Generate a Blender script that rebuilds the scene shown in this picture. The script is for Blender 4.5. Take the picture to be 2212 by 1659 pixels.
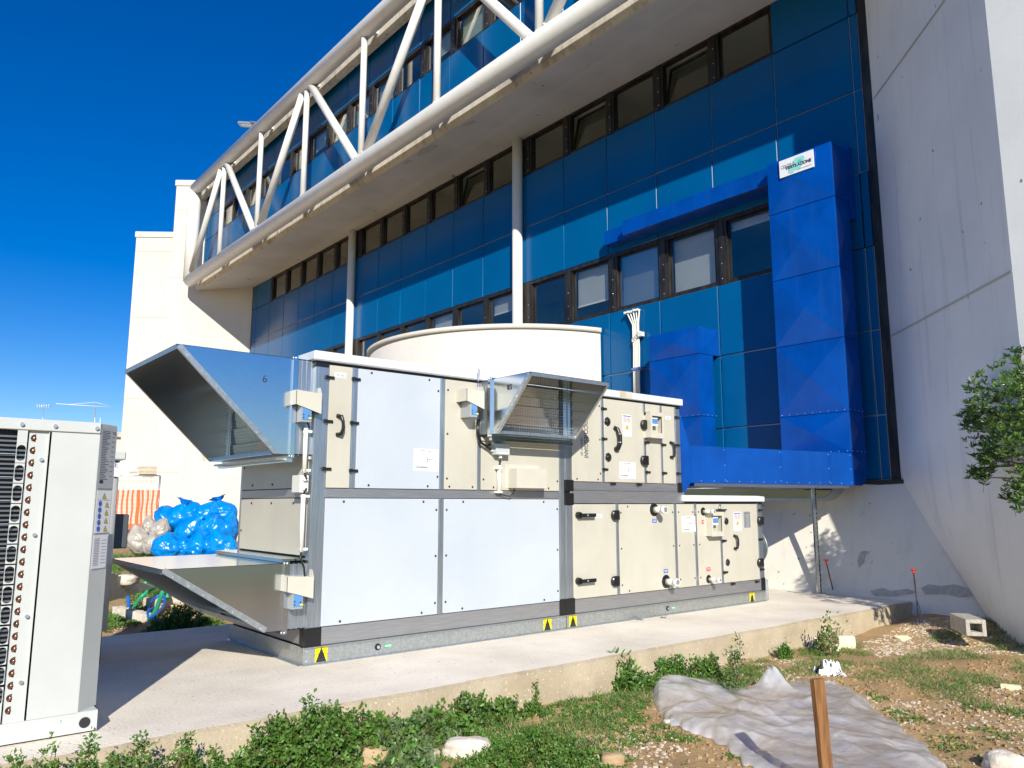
import bpy, math, random
import numpy as np
from mathutils import Vector, Matrix, noise
random.seed(7); RNG = np.random.default_rng(11)
scene = bpy.context.scene
for o in list(bpy.data.objects): bpy.data.objects.remove(o, do_unlink=True)
COL = scene.collection
R = math.radians

# ------------------------------------------------------------------ camera
PW, PH, FPX = 2212.0, 1659.0, 1675.0
PITCH, YAW, EYE = 8.77, 50.3, 1.5
cam_d = bpy.data.cameras.new('camera'); cam = bpy.data.objects.new('camera', cam_d); COL.objects.link(cam)
cam.location = (0, 0, EYE); cam.rotation_euler = (R(90 + PITCH), 0, R(YAW - 90))
cam_d.sensor_width = 36; cam_d.lens = FPX / PW * 36; cam_d.clip_start = .05; cam_d.clip_end = 3000
scene.camera = cam
# ------------------------------------------------------------------ sky and sun
SUN_AZ, SUN_EL = 58.0, 28.5            # the heading the sunlight travels towards, and its height
w = bpy.data.worlds.new('World'); scene.world = w; w.use_nodes = True
nt = w.node_tree; bg = nt.nodes['Background']
sky = nt.nodes.new('ShaderNodeTexSky'); sky.sky_type = 'NISHITA'; sky.sun_disc = False
sky.sun_elevation = R(SUN_EL); sky.sun_rotation = R(212.0); sky.altitude = 0
sky.air_density = 1.0; sky.dust_density = 0.15; sky.ozone_density = 5.0
hs = nt.nodes.new('ShaderNodeHueSaturation'); hs.inputs['Hue'].default_value = .515; hs.inputs['Saturation'].default_value = 1.4; hs.inputs['Value'].default_value = 1.68
nt.links.new(sky.outputs[0], hs.inputs['Color']); nt.links.new(hs.outputs[0], bg.inputs['Color'])
bg.inputs['Strength'].default_value = 0.060
sd = bpy.data.lights.new('sun', 'SUN'); sd.energy = 4.9; sd.angle = R(.53); sd.color = (1, .95, .84)
sun = bpy.data.objects.new('sun', sd); COL.objects.link(sun)
dv = Vector((math.cos(R(SUN_AZ)) * math.cos(R(SUN_EL)), math.sin(R(SUN_AZ)) * math.cos(R(SUN_EL)), -math.sin(R(SUN_EL))))
sun.rotation_euler = dv.to_track_quat('-Z', 'Y').to_euler()
scene.view_settings.view_transform = 'Standard'; scene.view_settings.look = 'None'
scene.view_settings.exposure = 0.27; scene.view_settings.gamma = 1

# ------------------------------------------------------------------ measuring: where a line of sight meets a real plane
_p, _a = R(PITCH), R(YAW)
FW = np.array([math.cos(_a) * math.cos(_p), math.sin(_a) * math.cos(_p), math.sin(_p)])
RT = np.array([math.sin(_a), -math.cos(_a), 0.]); UP = np.cross(RT, FW); EO = np.array([0, 0, EYE])
def ray(x, y): return FW * FPX + RT * (x - PW / 2) - UP * (y - PH / 2)
def onx(x, y, X): d = ray(x, y); return EO + d * (X / d[0])
def ony(x, y, Y): d = ray(x, y); return EO + d * (Y / d[1])
def onz(x, y, z=0.): d = ray(x, y); return EO + d * ((z - EYE) / d[2])
def ond(x, y, dist): d = ray(x, y); return EO + d * (dist / math.hypot(d[0], d[1]))
def smooth(a, b, t): t = min(1, max(0, (t - a) / (b - a))); return t * t * (3 - 2 * t)
def gz(x, y):
    z = -.32 + .72 * smooth(10.5, 20, y - .15 * x) + .15 * smooth(20, 30, y)
    z += .17 * smooth(10.6, 12.2, x) * (1 - smooth(5.2, 5.9, y)) * smooth(-4, 1, y)
    near = 1 - smooth(12, 30, math.hypot(x, y))
    z += near * .035 * noise.noise(Vector((x * 1.3, y * 1.3, 0))) + near * .018 * noise.noise(Vector((x * 5, y * 5, 3)))
    if -3.5 < x < 12.6 and 5.75 < y < 10.3: z = min(z, -.3)
    return z
def ong(x, y):
    z = -.3
    for _ in range(8):
        p = onz(x, y, z); z = gz(p[0], p[1])
    return p

# ------------------------------------------------------------------ materials
MATS = {}
def mat(name, col, rough=.5, metal=0., col2=None, nscale=6., nmix=(.4, .65), bump=0., bscale=40., stretch=None, spec=.5, coat=0., transl=0., speck=None, streak=None):
    m = bpy.data.materials.new(name); m.use_nodes = True; n = m.node_tree; L = n.links
    b = n.nodes['Principled BSDF']; b.inputs['Roughness'].default_value = rough; b.inputs['Metallic'].default_value = metal
    b.inputs['Base Color'].default_value = (*col, 1); b.inputs['Specular IOR Level'].default_value = spec
    b.inputs['Coat Weight'].default_value = coat; b.inputs['Coat Roughness'].default_value = .08
    geo = n.nodes.new('ShaderNodeNewGeometry'); mp = n.nodes.new('ShaderNodeMapping'); L.new(geo.outputs['Position'], mp.inputs['Vector'])
    if stretch: mp.inputs['Scale'].default_value = stretch
    cur = None
    def nz(scale, detail=6, rgh=.6, vec=None):
        t = n.nodes.new('ShaderNodeTexNoise'); t.inputs['Scale'].default_value = scale; t.inputs['Detail'].default_value = detail
        t.inputs['Roughness'].default_value = rgh; L.new(vec or mp.outputs[0], t.inputs['Vector']); return t
    def ramp(fac, a, b_, c0=(0, 0, 0, 1), c1=(1, 1, 1, 1)):
        r = n.nodes.new('ShaderNodeValToRGB'); r.color_ramp.elements[0].position = a; r.color_ramp.elements[1].position = b_
        r.color_ramp.elements[0].color = c0; r.color_ramp.elements[1].color = c1; L.new(fac, r.inputs[0]); return r
    if col2:
        t = nz(nscale); r = ramp(t.outputs['Fac'], nmix[0], nmix[1], (*col, 1), (*col2, 1)); cur = r.outputs[0]
    if speck:      # (scale, threshold, colour): small dark or light marks
        t = nz(speck[0], 3, .5, geo.outputs['Position']); r = ramp(t.outputs['Fac'], speck[1], speck[1] + .03)
        mx = n.nodes.new('ShaderNodeMix'); mx.data_type = 'RGBA'; L.new(r.outputs[0], mx.inputs['Factor'])
        if cur: L.new(cur, mx.inputs['A'])
        else: mx.inputs['A'].default_value = (*col, 1)
        mx.inputs['B'].default_value = (*speck[2], 1); cur = mx.outputs['Result']
    if streak:     # (colour, amount, threshold): weather streaks running down
        mp2 = n.nodes.new('ShaderNodeMapping'); mp2.inputs['Scale'].default_value = (3, 3, .22); L.new(geo.outputs['Position'], mp2.inputs['Vector'])
        t = nz(1.6, 8, .65, mp2.outputs[0]); r = ramp(t.outputs['Fac'], streak[2], streak[2] + .22, (0, 0, 0, 1), (streak[1],) * 3 + (1,))
        mx = n.nodes.new('ShaderNodeMix'); mx.data_type = 'RGBA'; L.new(r.outputs[0], mx.inputs['Factor'])
        if cur: L.new(cur, mx.inputs['A'])
        else: mx.inputs['A'].default_value = (*col, 1)
        mx.inputs['B'].default_value = (*streak[0], 1); cur = mx.outputs['Result']
    if cur: L.new(cur, b.inputs['Base Color'])
    if bump:
        t = nz(bscale, 8); bp = n.nodes.new('ShaderNodeBump'); bp.inputs['Strength'].default_value = bump; bp.inputs['Distance'].default_value = .02
        L.new(t.outputs['Fac'], bp.inputs['Height']); L.new(bp.outputs[0], b.inputs['Normal'])
    if transl:
        tr = n.nodes.new('ShaderNodeBsdfTranslucent'); mx = n.nodes.new('ShaderNodeMixShader'); mx.inputs[0].default_value = transl
        if cur: L.new(cur, tr.inputs[0])
        else: tr.inputs[0].default_value = (*col, 1)
        L.new(b.outputs[0], mx.inputs[1]); L.new(tr.outputs[0], mx.inputs[2]); L.new(mx.outputs[0], n.nodes['Material Output'].inputs[0])
    MATS[name] = m; return m
mat('cream', (.55, .525, .44), .36, col2=(.505, .48, .40), nscale=1.6, bump=.10, bscale=2.2, streak=((.44, .41, .33), .22, .5))
mat('cream_box', (.60, .57, .48), .4, col2=(.57, .54, .455), nscale=5)
mat('film_white', (.53, .572, .62), .24, col2=(.48, .53, .59), nscale=.8, bump=.12, bscale=1.8, spec=.6, speck=(23, .775, (.34, .38, .43)))
mat('roof_white', (.66, .69, .73), .35, col2=(.72, .75, .79), nscale=3, bump=.1, bscale=9)
mat('galvanised', (.66, .70, .74), .17, 1, col2=(.685, .725, .765), nscale=18, nmix=(.3, .7), bump=.03, bscale=3)
mat('galvanised_dull', (.50, .53, .53), .42, .9, col2=(.62, .66, .66), nscale=30, bump=.06, bscale=30)
mat('aluminium', (.42, .46, .50), .33, .85, col2=(.56, .60, .64), nscale=9, stretch=(12, 12, .4), bump=.04, bscale=10)
mat('rail_metal', (.40, .40, .41), .4, .75, col2=(.50, .50, .51), nscale=9, stretch=(.4, 12, 12))
mat('black_plastic', (.012, .012, .013), .32, spec=.5)
mat('gasket_hole_black', (.02, .02, .022), .6)
mat('interior', (.035, .04, .045), .5, .4)
mat('unit_white', (.56, .58, .56), .42, col2=(.53, .55, .53), nscale=2)
mat('unit_cream', (.66, .64, .56), .4)
mat('dark_grey', (.07, .08, .095), .5)
mat('copper', (.62, .25, .13), .25, 1, col2=(.4, .16, .09), nscale=20)
mat('fins', (.16, .17, .18), .5, .5)
mat('blue_clad', (.0, .11, .29), .2, col2=(.0, .085, .245), nscale=.5, nmix=(.3, .75), bump=.05, bscale=1.2, spec=.28, speck=(9, .75, (.04, .2, .40)))
mat('blue_duct', (.0, .068, .37), .22, col2=(.0, .052, .29), nscale=1.6, spec=.5, bump=.06, bscale=1.6, streak=((.03, .10, .34), .2, .52))
mat('joint_glint_metal', (.42, .50, .56), .45, .6)  # pale tone stands in for sunlight caught on the panel bevels
mat('rivet', (.7, .75, .8), .3, .8)
mat('black_frame', (.016, .015, .015), .42, .3, col2=(.05, .044, .04), nscale=2.5, stretch=(3, 3, .6), spec=.5)
mat('room_dark', (.035, .04, .045), .9)
mat('room_wall', (.24, .34, .25), .9, col2=(.14, .20, .145), nscale=.7)
mat('blind', (.62, .64, .62), .7, col2=(.55, .57, .56), nscale=1)
mat('concrete_soffit', (.62, .61, .57), .85, col2=(.52, .51, .47), nscale=.55, nmix=(.4, .68), bump=.12, bscale=12, speck=(3.1, .70, (.20, .19, .16)))
mat('concrete_edge', (.60, .56, .47), .85, col2=(.36, .33, .27), nscale=1.3, nmix=(.52, .7), bump=.3, bscale=9, speck=(5, .68, (.18, .16, .12)), streak=((.24, .21, .16), .6, .5))
mat('white_render', (.66, .62, .545), .85, col2=(.61, .57, .50), nscale=.35, bump=.08, bscale=30, speck=(4.2, .745, (.45, .38, .29)), streak=((.56, .51, .43), .34, .5))
mat('grey_render', (.80, .81, .79), .8, col2=(.72, .73, .72), nscale=.5, bump=.12, bscale=35, streak=((.33, .33, .32), .4, .55), speck=(5.2, .73, (.22, .22, .21)))
mat('groove', (.50, .47, .41), .9)
mat('plinth_render', (.78, .735, .65), .8, col2=(.72, .68, .60), nscale=.8, bump=.18, bscale=14, speck=(6.5, .70, (.25, .24, .22)), streak=((.45, .43, .39), .32, .52))
mat('drum_render', (.68, .635, .57), .85, col2=(.64, .59, .52), nscale=.6, bump=.06, bscale=30, speck=(7.3, .74, (.55, .42, .30)))
mat('exposed', (.40, .39, .365), .95, col2=(.54, .52, .48), nscale=14, bump=.5, bscale=30)
mat('white_steel', (.80, .78, .73), .35, col2=(.73, .70, .64), nscale=2.5, nmix=(.45, .75), bump=.04, bscale=60, speck=(7, .755, (.30, .18, .10)), streak=((.5, .42, .33), .25, .58))
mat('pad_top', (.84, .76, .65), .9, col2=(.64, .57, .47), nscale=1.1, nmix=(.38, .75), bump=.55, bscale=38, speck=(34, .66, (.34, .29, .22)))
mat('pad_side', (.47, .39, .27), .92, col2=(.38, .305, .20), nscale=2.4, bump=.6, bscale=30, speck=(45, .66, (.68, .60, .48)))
mat('soil', (.47, .315, .15), .95, col2=(.35, .22, .10), nscale=2.2, nmix=(.35, .7), bump=.9, bscale=26, speck=(30, .68, (.60, .52, .40)))
mat('chip', (.46, .36, .25), .9, col2=(.74, .67, .56), nscale=11)
mat('rock_white', (.72, .66, .57), .95, col2=(.58, .50, .40), nscale=9, bump=.8, bscale=22)
mat('rock_brown', (.40, .26, .13), .95, col2=(.52, .38, .22), nscale=7, bump=.8, bscale=25)
mat('block_concrete', (.50, .47, .40), .95, col2=(.40, .37, .31), nscale=12, bump=.7, bscale=60)
mat('leaf', (.055, .13, .02), .4, col2=(.17, .27, .05), nscale=7, nmix=(.35, .65), transl=.25)
mat('leaf_pale', (.13, .20, .085), .5, col2=(.22, .30, .13), nscale=9, transl=.25)
mat('leaf_bright', (.09, .24, .03), .42, col2=(.16, .34, .06), nscale=6, transl=.3)
mat('leaf_tree', (.045, .12, .02), .3, col2=(.16, .27, .05), nscale=4, nmix=(.4, .65), transl=.2, spec=.6)
mat('grass', (.085, .19, .03), .5, col2=(.17, .25, .06), nscale=3, transl=.25)
mat('stem', (.22, .09, .05), .7, col2=(.16, .17, .06), nscale=20)
mat('dry_stem', (.36, .27, .15), .8)
mat('bark', (.16, .12, .08), .9, col2=(.09, .07, .05), nscale=14, bump=.6, bscale=30)
mat('berry', (.34, .36, .10), .35)
mat('orange', (.85, .13, .02), .5)
mat('red_cap', (.62, .06, .06), .5)
mat('rust', (.12, .05, .03), .8, col2=(.2, .08, .04), nscale=30)
mat('wood', (.30, .14, .045), .7, col2=(.16, .07, .025), nscale=5, stretch=(9, 9, .7), bump=.5, bscale=9)
mat('foam', (.80, .77, .50), .8, bump=.2, bscale=60)
mat('bag_blue', (.0, .27, .78), .26, col2=(.0, .20, .66), nscale=4, bump=.35, bscale=11, spec=.6, transl=.08)
mat('bag_clear', (.46, .43, .38), .3, col2=(.34, .30, .24), nscale=5, bump=.4, bscale=14, spec=.6)
mat('hose_green', (.02, .36, .16), .4); mat('hose_blue', (.01, .12, .55), .4)
mat('white_pvc', (.78, .76, .68), .4)
mat('grey_plastic', (.50, .55, .56), .45)
mat('sheet', (.80, .80, .82), .5); mat('ink', (.03, .03, .04), .6); mat('ink_grey', (.28, .29, .31), .6)
mat('sticker_yellow', (.85, .72, .0), .4); mat('sticker_green', (.0, .42, .16), .4); mat('sticker_blue', (.03, .12, .50), .4); mat('sticker_red', (.70, .0, .01), .4)
mat('teal', (.30, .66, .62), .4); mat('teal_dark', (.10, .56, .52), .4)
mat('actuator_blue', (.10, .26, .55), .4); mat('actuator_grey', (.40, .42, .43), .45, .3)
mat('plaque', (.56, .47, .34), .7, col2=(.50, .41, .29), nscale=8)
mat('net_orange', (.86, .14, .03), .6); mat('scrap_white', (.78, .80, .82), .35)
mat('glow_grey', (.5, .52, .54), .3, .5)
def glassmat(name, tint, refl, rough=.02):
    m = bpy.data.materials.new(name); m.use_nodes = True; n = m.node_tree; L = n.links; n.nodes.remove(n.nodes['Principled BSDF'])
    t = n.nodes.new('ShaderNodeBsdfTransparent'); t.inputs[0].default_value = (*tint, 1)
    g = n.nodes.new('ShaderNodeBsdfGlossy'); g.inputs['Roughness'].default_value = rough; g.inputs[0].default_value = (.95, .85, .78, 1)
    f_ = n.nodes.new('ShaderNodeLayerWeight'); f_.inputs[0].default_value = .5; f = n.nodes.new('ShaderNodeMath'); f.operation = 'POWER'; f.inputs[1].default_value = 4; L.new(f_.outputs['Facing'], f.inputs[0])
    a = n.nodes.new('ShaderNodeMath'); a.operation = 'ADD'; a.use_clamp = True; a.inputs[1].default_value = refl; L.new(f.outputs[0], a.inputs[0])
    mx = n.nodes.new('ShaderNodeMixShader'); L.new(a.outputs[0], mx.inputs[0]); L.new(t.outputs[0], mx.inputs[1]); L.new(g.outputs[0], mx.inputs[2])
    L.new(mx.outputs[0], n.nodes['Material Output'].inputs[0]); MATS[name] = m
glassmat('glass', (.86, .92, .89), .10)
glassmat('glass_bright', (.93, .95, .95), .10, .04)
glassmat('glass_dusty', (.85, .88, .88), .30, .18)
def filmmat():
    m = bpy.data.materials.new('film_clear'); m.use_nodes = True; n = m.node_tree; L = n.links
    b = n.nodes['Principled BSDF']; b.inputs['Base Color'].default_value = (.95, .96, .98, 1); b.inputs['Roughness'].default_value = .16
    b.inputs['Specular IOR Level'].default_value = .8; b.inputs['Coat Weight'].default_value = 1; b.inputs['Coat Roughness'].default_value = .22; b.inputs['Coat IOR'].default_value = 1.9
    t = n.nodes.new('ShaderNodeBsdfTransparent'); tl = n.nodes.new('ShaderNodeBsdfTranslucent'); tl.inputs[0].default_value = (.92, .94, .97, 1)
    m1 = n.nodes.new('ShaderNodeMixShader'); m1.inputs[0].default_value = .45; L.new(b.outputs[0], m1.inputs[1]); L.new(tl.outputs[0], m1.inputs[2])
    tx = n.nodes.new('ShaderNodeTexNoise'); tx.inputs['Scale'].default_value = 5; geo = n.nodes.new('ShaderNodeNewGeometry'); L.new(geo.outputs['Position'], tx.inputs['Vector'])
    mr = n.nodes.new('ShaderNodeMapRange'); mr.inputs['From Min'].default_value = .35; mr.inputs['From Max'].default_value = .65
    mr.inputs['To Min'].default_value = .58; mr.inputs['To Max'].default_value = .9; L.new(tx.outputs['Fac'], mr.inputs[0])
    m2 = n.nodes.new('ShaderNodeMixShader'); L.new(mr.outputs[0], m2.inputs[0]); L.new(t.outputs[0], m2.inputs[1]); L.new(m1.outputs[0], m2.inputs[2])
    t2 = n.nodes.new('ShaderNodeTexNoise'); t2.inputs['Scale'].default_value = 2.5; t2.inputs['Detail'].default_value = 3; L.new(geo.outputs['Position'], t2.inputs['Vector'])
    va = n.nodes.new('ShaderNodeVectorMath'); va.operation = 'MULTIPLY_ADD'; L.new(t2.outputs['Color'], va.inputs[0]); va.inputs[1].default_value = (.5, .5, .5); L.new(geo.outputs['Position'], va.inputs[2])
    prev = None
    for sc_, st_, ds_ in ((6, .35, .03), (17, .3, .010)):
        vo = n.nodes.new('ShaderNodeTexVoronoi'); vo.inputs['Scale'].default_value = sc_; L.new(va.outputs[0], vo.inputs['Vector'])
        bp = n.nodes.new('ShaderNodeBump'); bp.inputs['Strength'].default_value = st_; bp.inputs['Distance'].default_value = ds_; L.new(vo.outputs['Distance'], bp.inputs['Height'])
        if prev: L.new(prev.outputs[0], bp.inputs['Normal'])
        prev = bp
    L.new(prev.outputs[0], b.inputs['Normal']); L.new(prev.outputs[0], tl.inputs['Normal'])
    L.new(m2.outputs[0], n.nodes['Material Output'].inputs[0]); MATS['film_clear'] = m
filmmat()

# ------------------------------------------------------------------ mesh helpers
ORG = {}
def tag(o, label=None, cat=None, group=None, kind=None):
    if label: o['label'] = label
    if cat: o['category'] = cat
    if group: o['group'] = group
    if kind: o['kind'] = kind
    return o
def thing(name, label, cat, loc=(0, 0, 0), group=None):
    o = bpy.data.objects.new(name, None); COL.objects.link(o); o.location = loc; o.empty_display_size = .2
    ORG[o] = Vector(loc); return tag(o, label, cat, group)
class MB:
    def __init__(s): s.v = []; s.f = []; s.m = []; s.s = []; s.names = []
    def mi(s, m):
        if m not in s.names: s.names.append(m)
        return s.names.index(m)
    def add(s, vs, fs, m, sm=False):
        b = len(s.v); s.v += [tuple(map(float, p)) for p in vs]; k = s.mi(m)
        for f in fs: s.f.append([b + i for i in f]); s.m.append(k); s.s.append(sm)
    def box(s, x0, x1, y0, y1, z0, z1, m):
        x0, x1 = min(x0, x1), max(x0, x1); y0, y1 = min(y0, y1), max(y0, y1); z0, z1 = min(z0, z1), max(z0, z1)
        s.add([(x0, y0, z0), (x1, y0, z0), (x1, y1, z0), (x0, y1, z0), (x0, y0, z1), (x1, y0, z1), (x1, y1, z1), (x0, y1, z1)],
              [(0, 3, 2, 1), (4, 5, 6, 7), (0, 1, 5, 4), (1, 2, 6, 5), (2, 3, 7, 6), (3, 0, 4, 7)], m)
    def obox(s, c, ax, ay, az, m):          # centre and three half-vectors
        c, ax, ay, az = map(np.array, (c, ax, ay, az)); vs = [c + i * ax + j * ay + k * az for k in (-1, 1) for j in (-1, 1) for i in (-1, 1)]
        s.add(vs, [(0, 2, 3, 1), (4, 5, 7, 6), (0, 1, 5, 4), (1, 3, 7, 5), (3, 2, 6, 7), (2, 0, 4, 6)], m)
    def prism(s, poly, off, m, sm=False):    # polygon of 3-D points pushed along off
        n = len(poly); off = np.array(off); a = [np.array(p, float) for p in poly]; vs = a + [p + off for p in a]
        s.add(vs, [tuple(range(n))[::-1], tuple(range(n, 2 * n))], m); b = len(s.v) - 2 * n; k = s.mi(m)
        for i in range(n): s.f.append([b + i, b + (i + 1) % n, b + n + (i + 1) % n, b + n + i]); s.m.append(k); s.s.append(sm)
    def cyl(s, p0, p1, r0, m, r1=None, n=16, caps=True, sm=True):
        s.tube([p0, p1], [r0, r0 if r1 is None else r1], m, n, caps, sm)
    def tube(s, pts, r, m, n=10, caps=True, sm=True):
        pts = [Vector(p) for p in pts]; rs = r if isinstance(r, (list, tuple)) else [r] * len(pts); b = len(s.v); k = s.mi(m); last = None
        for i, p in enumerate(pts):
            t = (pts[min(i + 1, len(pts) - 1)] - pts[max(i - 1, 0)]).normalized()
            if last is None: u = t.orthogonal().normalized()
            else: u = (last - t * last.dot(t)).normalized()
            last = u; v = t.cross(u)
            for j in range(n):
                a = 2 * math.pi * j / n; q = p + (u * math.cos(a) + v * math.sin(a)) * rs[i]; s.v.append(tuple(q))
        for i in range(len(pts) - 1):
            for j in range(n): s.f.append([b + i * n + j, b + i * n + (j + 1) % n, b + (i + 1) * n + (j + 1) % n, b + (i + 1) * n + j]); s.m.append(k); s.s.append(sm)
        if caps:
            s.f.append([b + j for j in range(n)][::-1]); s.m.append(k); s.s.append(False)
            e = b + (len(pts) - 1) * n; s.f.append([e + j for j in range(n)]); s.m.append(k); s.s.append(False)
    def dome(s, c, r, m, nrm=(0, -1, 0), h=.5, n=12, rings=3):
        nr = Vector(nrm).normalized(); u = nr.orthogonal().normalized(); v = nr.cross(u); c = Vector(c); b = len(s.v); k = s.mi(m)
        for i in range(rings):
            a = i / rings * math.pi / 2
            for j in range(n):
                t = 2 * math.pi * j / n; s.v.append(tuple(c + (u * math.cos(t) + v * math.sin(t)) * r * math.cos(a) + nr * r * h * math.sin(a)))
        s.v.append(tuple(c + nr * r * h))
        for i in range(rings - 1):
            for j in range(n): s.f.append([b + i * n + j, b + i * n + (j + 1) % n, b + (i + 1) * n + (j + 1) % n, b + (i + 1) * n + j]); s.m.append(k); s.s.append(True)
        for j in range(n): s.f.append([b + (rings - 1) * n + j, b + (rings - 1) * n + (j + 1) % n, b + rings * n]); s.m.append(k); s.s.append(True)
    def ball(s, c, rx, ry, rz, m, n=10, rings=7, wob=0., seed=0):
        b = len(s.v); k = s.mi(m)
        for i in range(rings + 1):
            t = math.pi * i / rings
            for j in range(n):
                a = 2 * math.pi * j / n; d = Vector((math.sin(t) * math.cos(a), math.sin(t) * math.sin(a), math.cos(t)))
                q = 1 + wob * noise.noise(d * 1.7 + Vector((seed, seed * 2, 0))); s.v.append((c[0] + d.x * rx * q, c[1] + d.y * ry * q, c[2] + d.z * rz * q))
        for i in range(rings):
            for j in range(n): s.f.append([b + i * n + j, b + (i + 1) * n + j, b + (i + 1) * n + (j + 1) % n, b + i * n + (j + 1) % n]); s.m.append(k); s.s.append(True)
    def text(s, body, o, xd, yd, size, m, align='LEFT', sx=1., bold=0., fit=0):
        cu = bpy.data.curves.new('t', 'FONT'); cu.body = body; cu.size = size; cu.align_x = align; cu.extrude = .0006; cu.resolution_u = 3; cu.offset = bold
        ob = bpy.data.objects.new('t', cu); COL.objects.link(ob); dg = bpy.context.evaluated_depsgraph_get(); me = bpy.data.meshes.new_from_object(ob.evaluated_get(dg))
        xd = Vector(xd).normalized(); yd = Vector(yd).normalized(); zd = xd.cross(yd); o = Vector(o)
        if fit: cx_ = [q.co.x for q in me.vertices]; sx = fit / (max(cx_) - min(cx_))
        s.add([tuple(o + xd * q.co.x * sx + yd * q.co.y + zd * q.co.z) for q in me.vertices], [tuple(p.vertices) for p in me.polygons], m)
        bpy.data.objects.remove(ob, do_unlink=True); bpy.data.curves.remove(cu); bpy.data.meshes.remove(me)
    def build(s, name, parent=None, bevel=0, org=None, solid=0):
        me = bpy.data.meshes.new(name); og = ORG.get(parent, Vector((0, 0, 0))) if parent else Vector(org or (0, 0, 0))
        me.from_pydata([(x - og.x, y - og.y, z - og.z) for x, y, z in s.v], [], s.f)
        for n in s.names: me.materials.append(MATS[n])
        me.polygons.foreach_set('material_index', s.m); me.polygons.foreach_set('use_smooth', s.s); me.update()
        o = bpy.data.objects.new(name, me); COL.objects.link(o)
        if parent: o.parent = parent; ORG[o] = og
        else: o.location = og; ORG[o] = og
        if bevel:
            b = o.modifiers.new('bevel', 'BEVEL'); b.width = bevel; b.segments = 1; b.limit_method = 'ANGLE'; b.angle_limit = R(50)
        if solid:
            b = o.modifiers.new('solid', 'SOLIDIFY'); b.thickness = solid; b.offset = 0
        return o
def npmesh(name, V, F, midx, mats, parent=None, org=(0, 0, 0), smooth_=False):
    me = bpy.data.meshes.new(name); og = np.array(ORG[parent] if parent else org); V = np.asarray(V, float) - og; F = np.asarray(F, np.int32)
    me.vertices.add(len(V)); me.vertices.foreach_set('co', V.ravel()); k = F.shape[1]
    me.loops.add(F.size); me.loops.foreach_set('vertex_index', F.ravel()); me.polygons.add(len(F))
    me.polygons.foreach_set('loop_start', np.arange(0, F.size, k, dtype=np.int32)); me.polygons.foreach_set('material_index', np.asarray(midx, np.int32))
    if smooth_: me.polygons.foreach_set('use_smooth', np.ones(len(F), bool))
    for m in mats: me.materials.append(MATS[m])
    me.update(calc_edges=True); o = bpy.data.objects.new(name, me); COL.objects.link(o)
    if parent: o.parent = parent; ORG[o] = ORG[parent]
    else: o.location = org
    return o
def leafset(C, D, L, W, fold=.25):
    """two-triangle folded leaves: centres C, directions D, lengths L, widths W"""
    n = len(C); D = D / np.linalg.norm(D, axis=1, keepdims=True); r = RNG.normal(size=(n, 3)); S = np.cross(D, r); S /= np.linalg.norm(S, axis=1, keepdims=True) + 1e-9
    N = np.cross(S, D); L = np.asarray(L).reshape(-1, 1) * np.ones((n, 1)); W = np.asarray(W).reshape(-1, 1) * np.ones((n, 1))
    b = C; a = C + D * L * .5 + S * W * .5 + N * W * fold; c = C + D * L * .5 - S * W * .5 + N * W * fold; t = C + D * L
    V = np.stack([b, a, t, c], 1).reshape(-1, 3); i = np.arange(n)[:, None] * 4
    F = np.concatenate([i + [[0, 1, 2]], i + [[0, 2, 3]]], 1).reshape(-1, 3); return V, F

# ================================================================== THE GROUND
def build_ground():
    def axis(lo, hi, a, b, step, far):
        s = list(np.arange(a, b + 1e-6, step)); x = a
        st = step
        while x > lo: st *= 1.25; x -= st; s.insert(0, x)
        x = b; st = step
        while x < hi: st *= 1.25; x += st; s.append(x)
        return s
    xs = axis(-900, 900, .4, 13.6, .075, 900); ys = axis(-900, 900, 1.2, 7.2, .075, 900)
    V = np.array([(x, y, gz(x, y)) for y in ys for x in xs]); nx = len(xs); ny = len(ys)
    i = np.arange(nx * ny).reshape(ny, nx); F = np.stack([i[:-1, :-1], i[:-1, 1:], i[1:, 1:], i[1:, :-1]], -1).reshape(-1, 4)
    o = npmesh('ground', V, F, np.zeros(len(F)), ['soil'], smooth_=True); tag(o, kind='structure')
build_ground()
mat('lawn_far', (.075, .11, .03), .95, col2=(.16, .17, .06), nscale=1.2, bump=.8, bscale=14)
def build_lawn():
    mb = MB(); n = 30; mb.add([(-400 + 800 * i / n, y, -.17) for y in (-400, -2.2) for i in range(n + 1)], [(i, i + 1, n + 2 + i, n + 1 + i) for i in range(n)], 'lawn_far')
    mb.add([(-400, -2.2, -.17), (-3.2, -2.2, -.17), (-3.2, 400, .3), (-400, 400, .3)], [(0, 1, 2, 3)], 'lawn_far')
    o = mb.build('lawn'); tag(o, kind='structure')
build_lawn()
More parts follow.
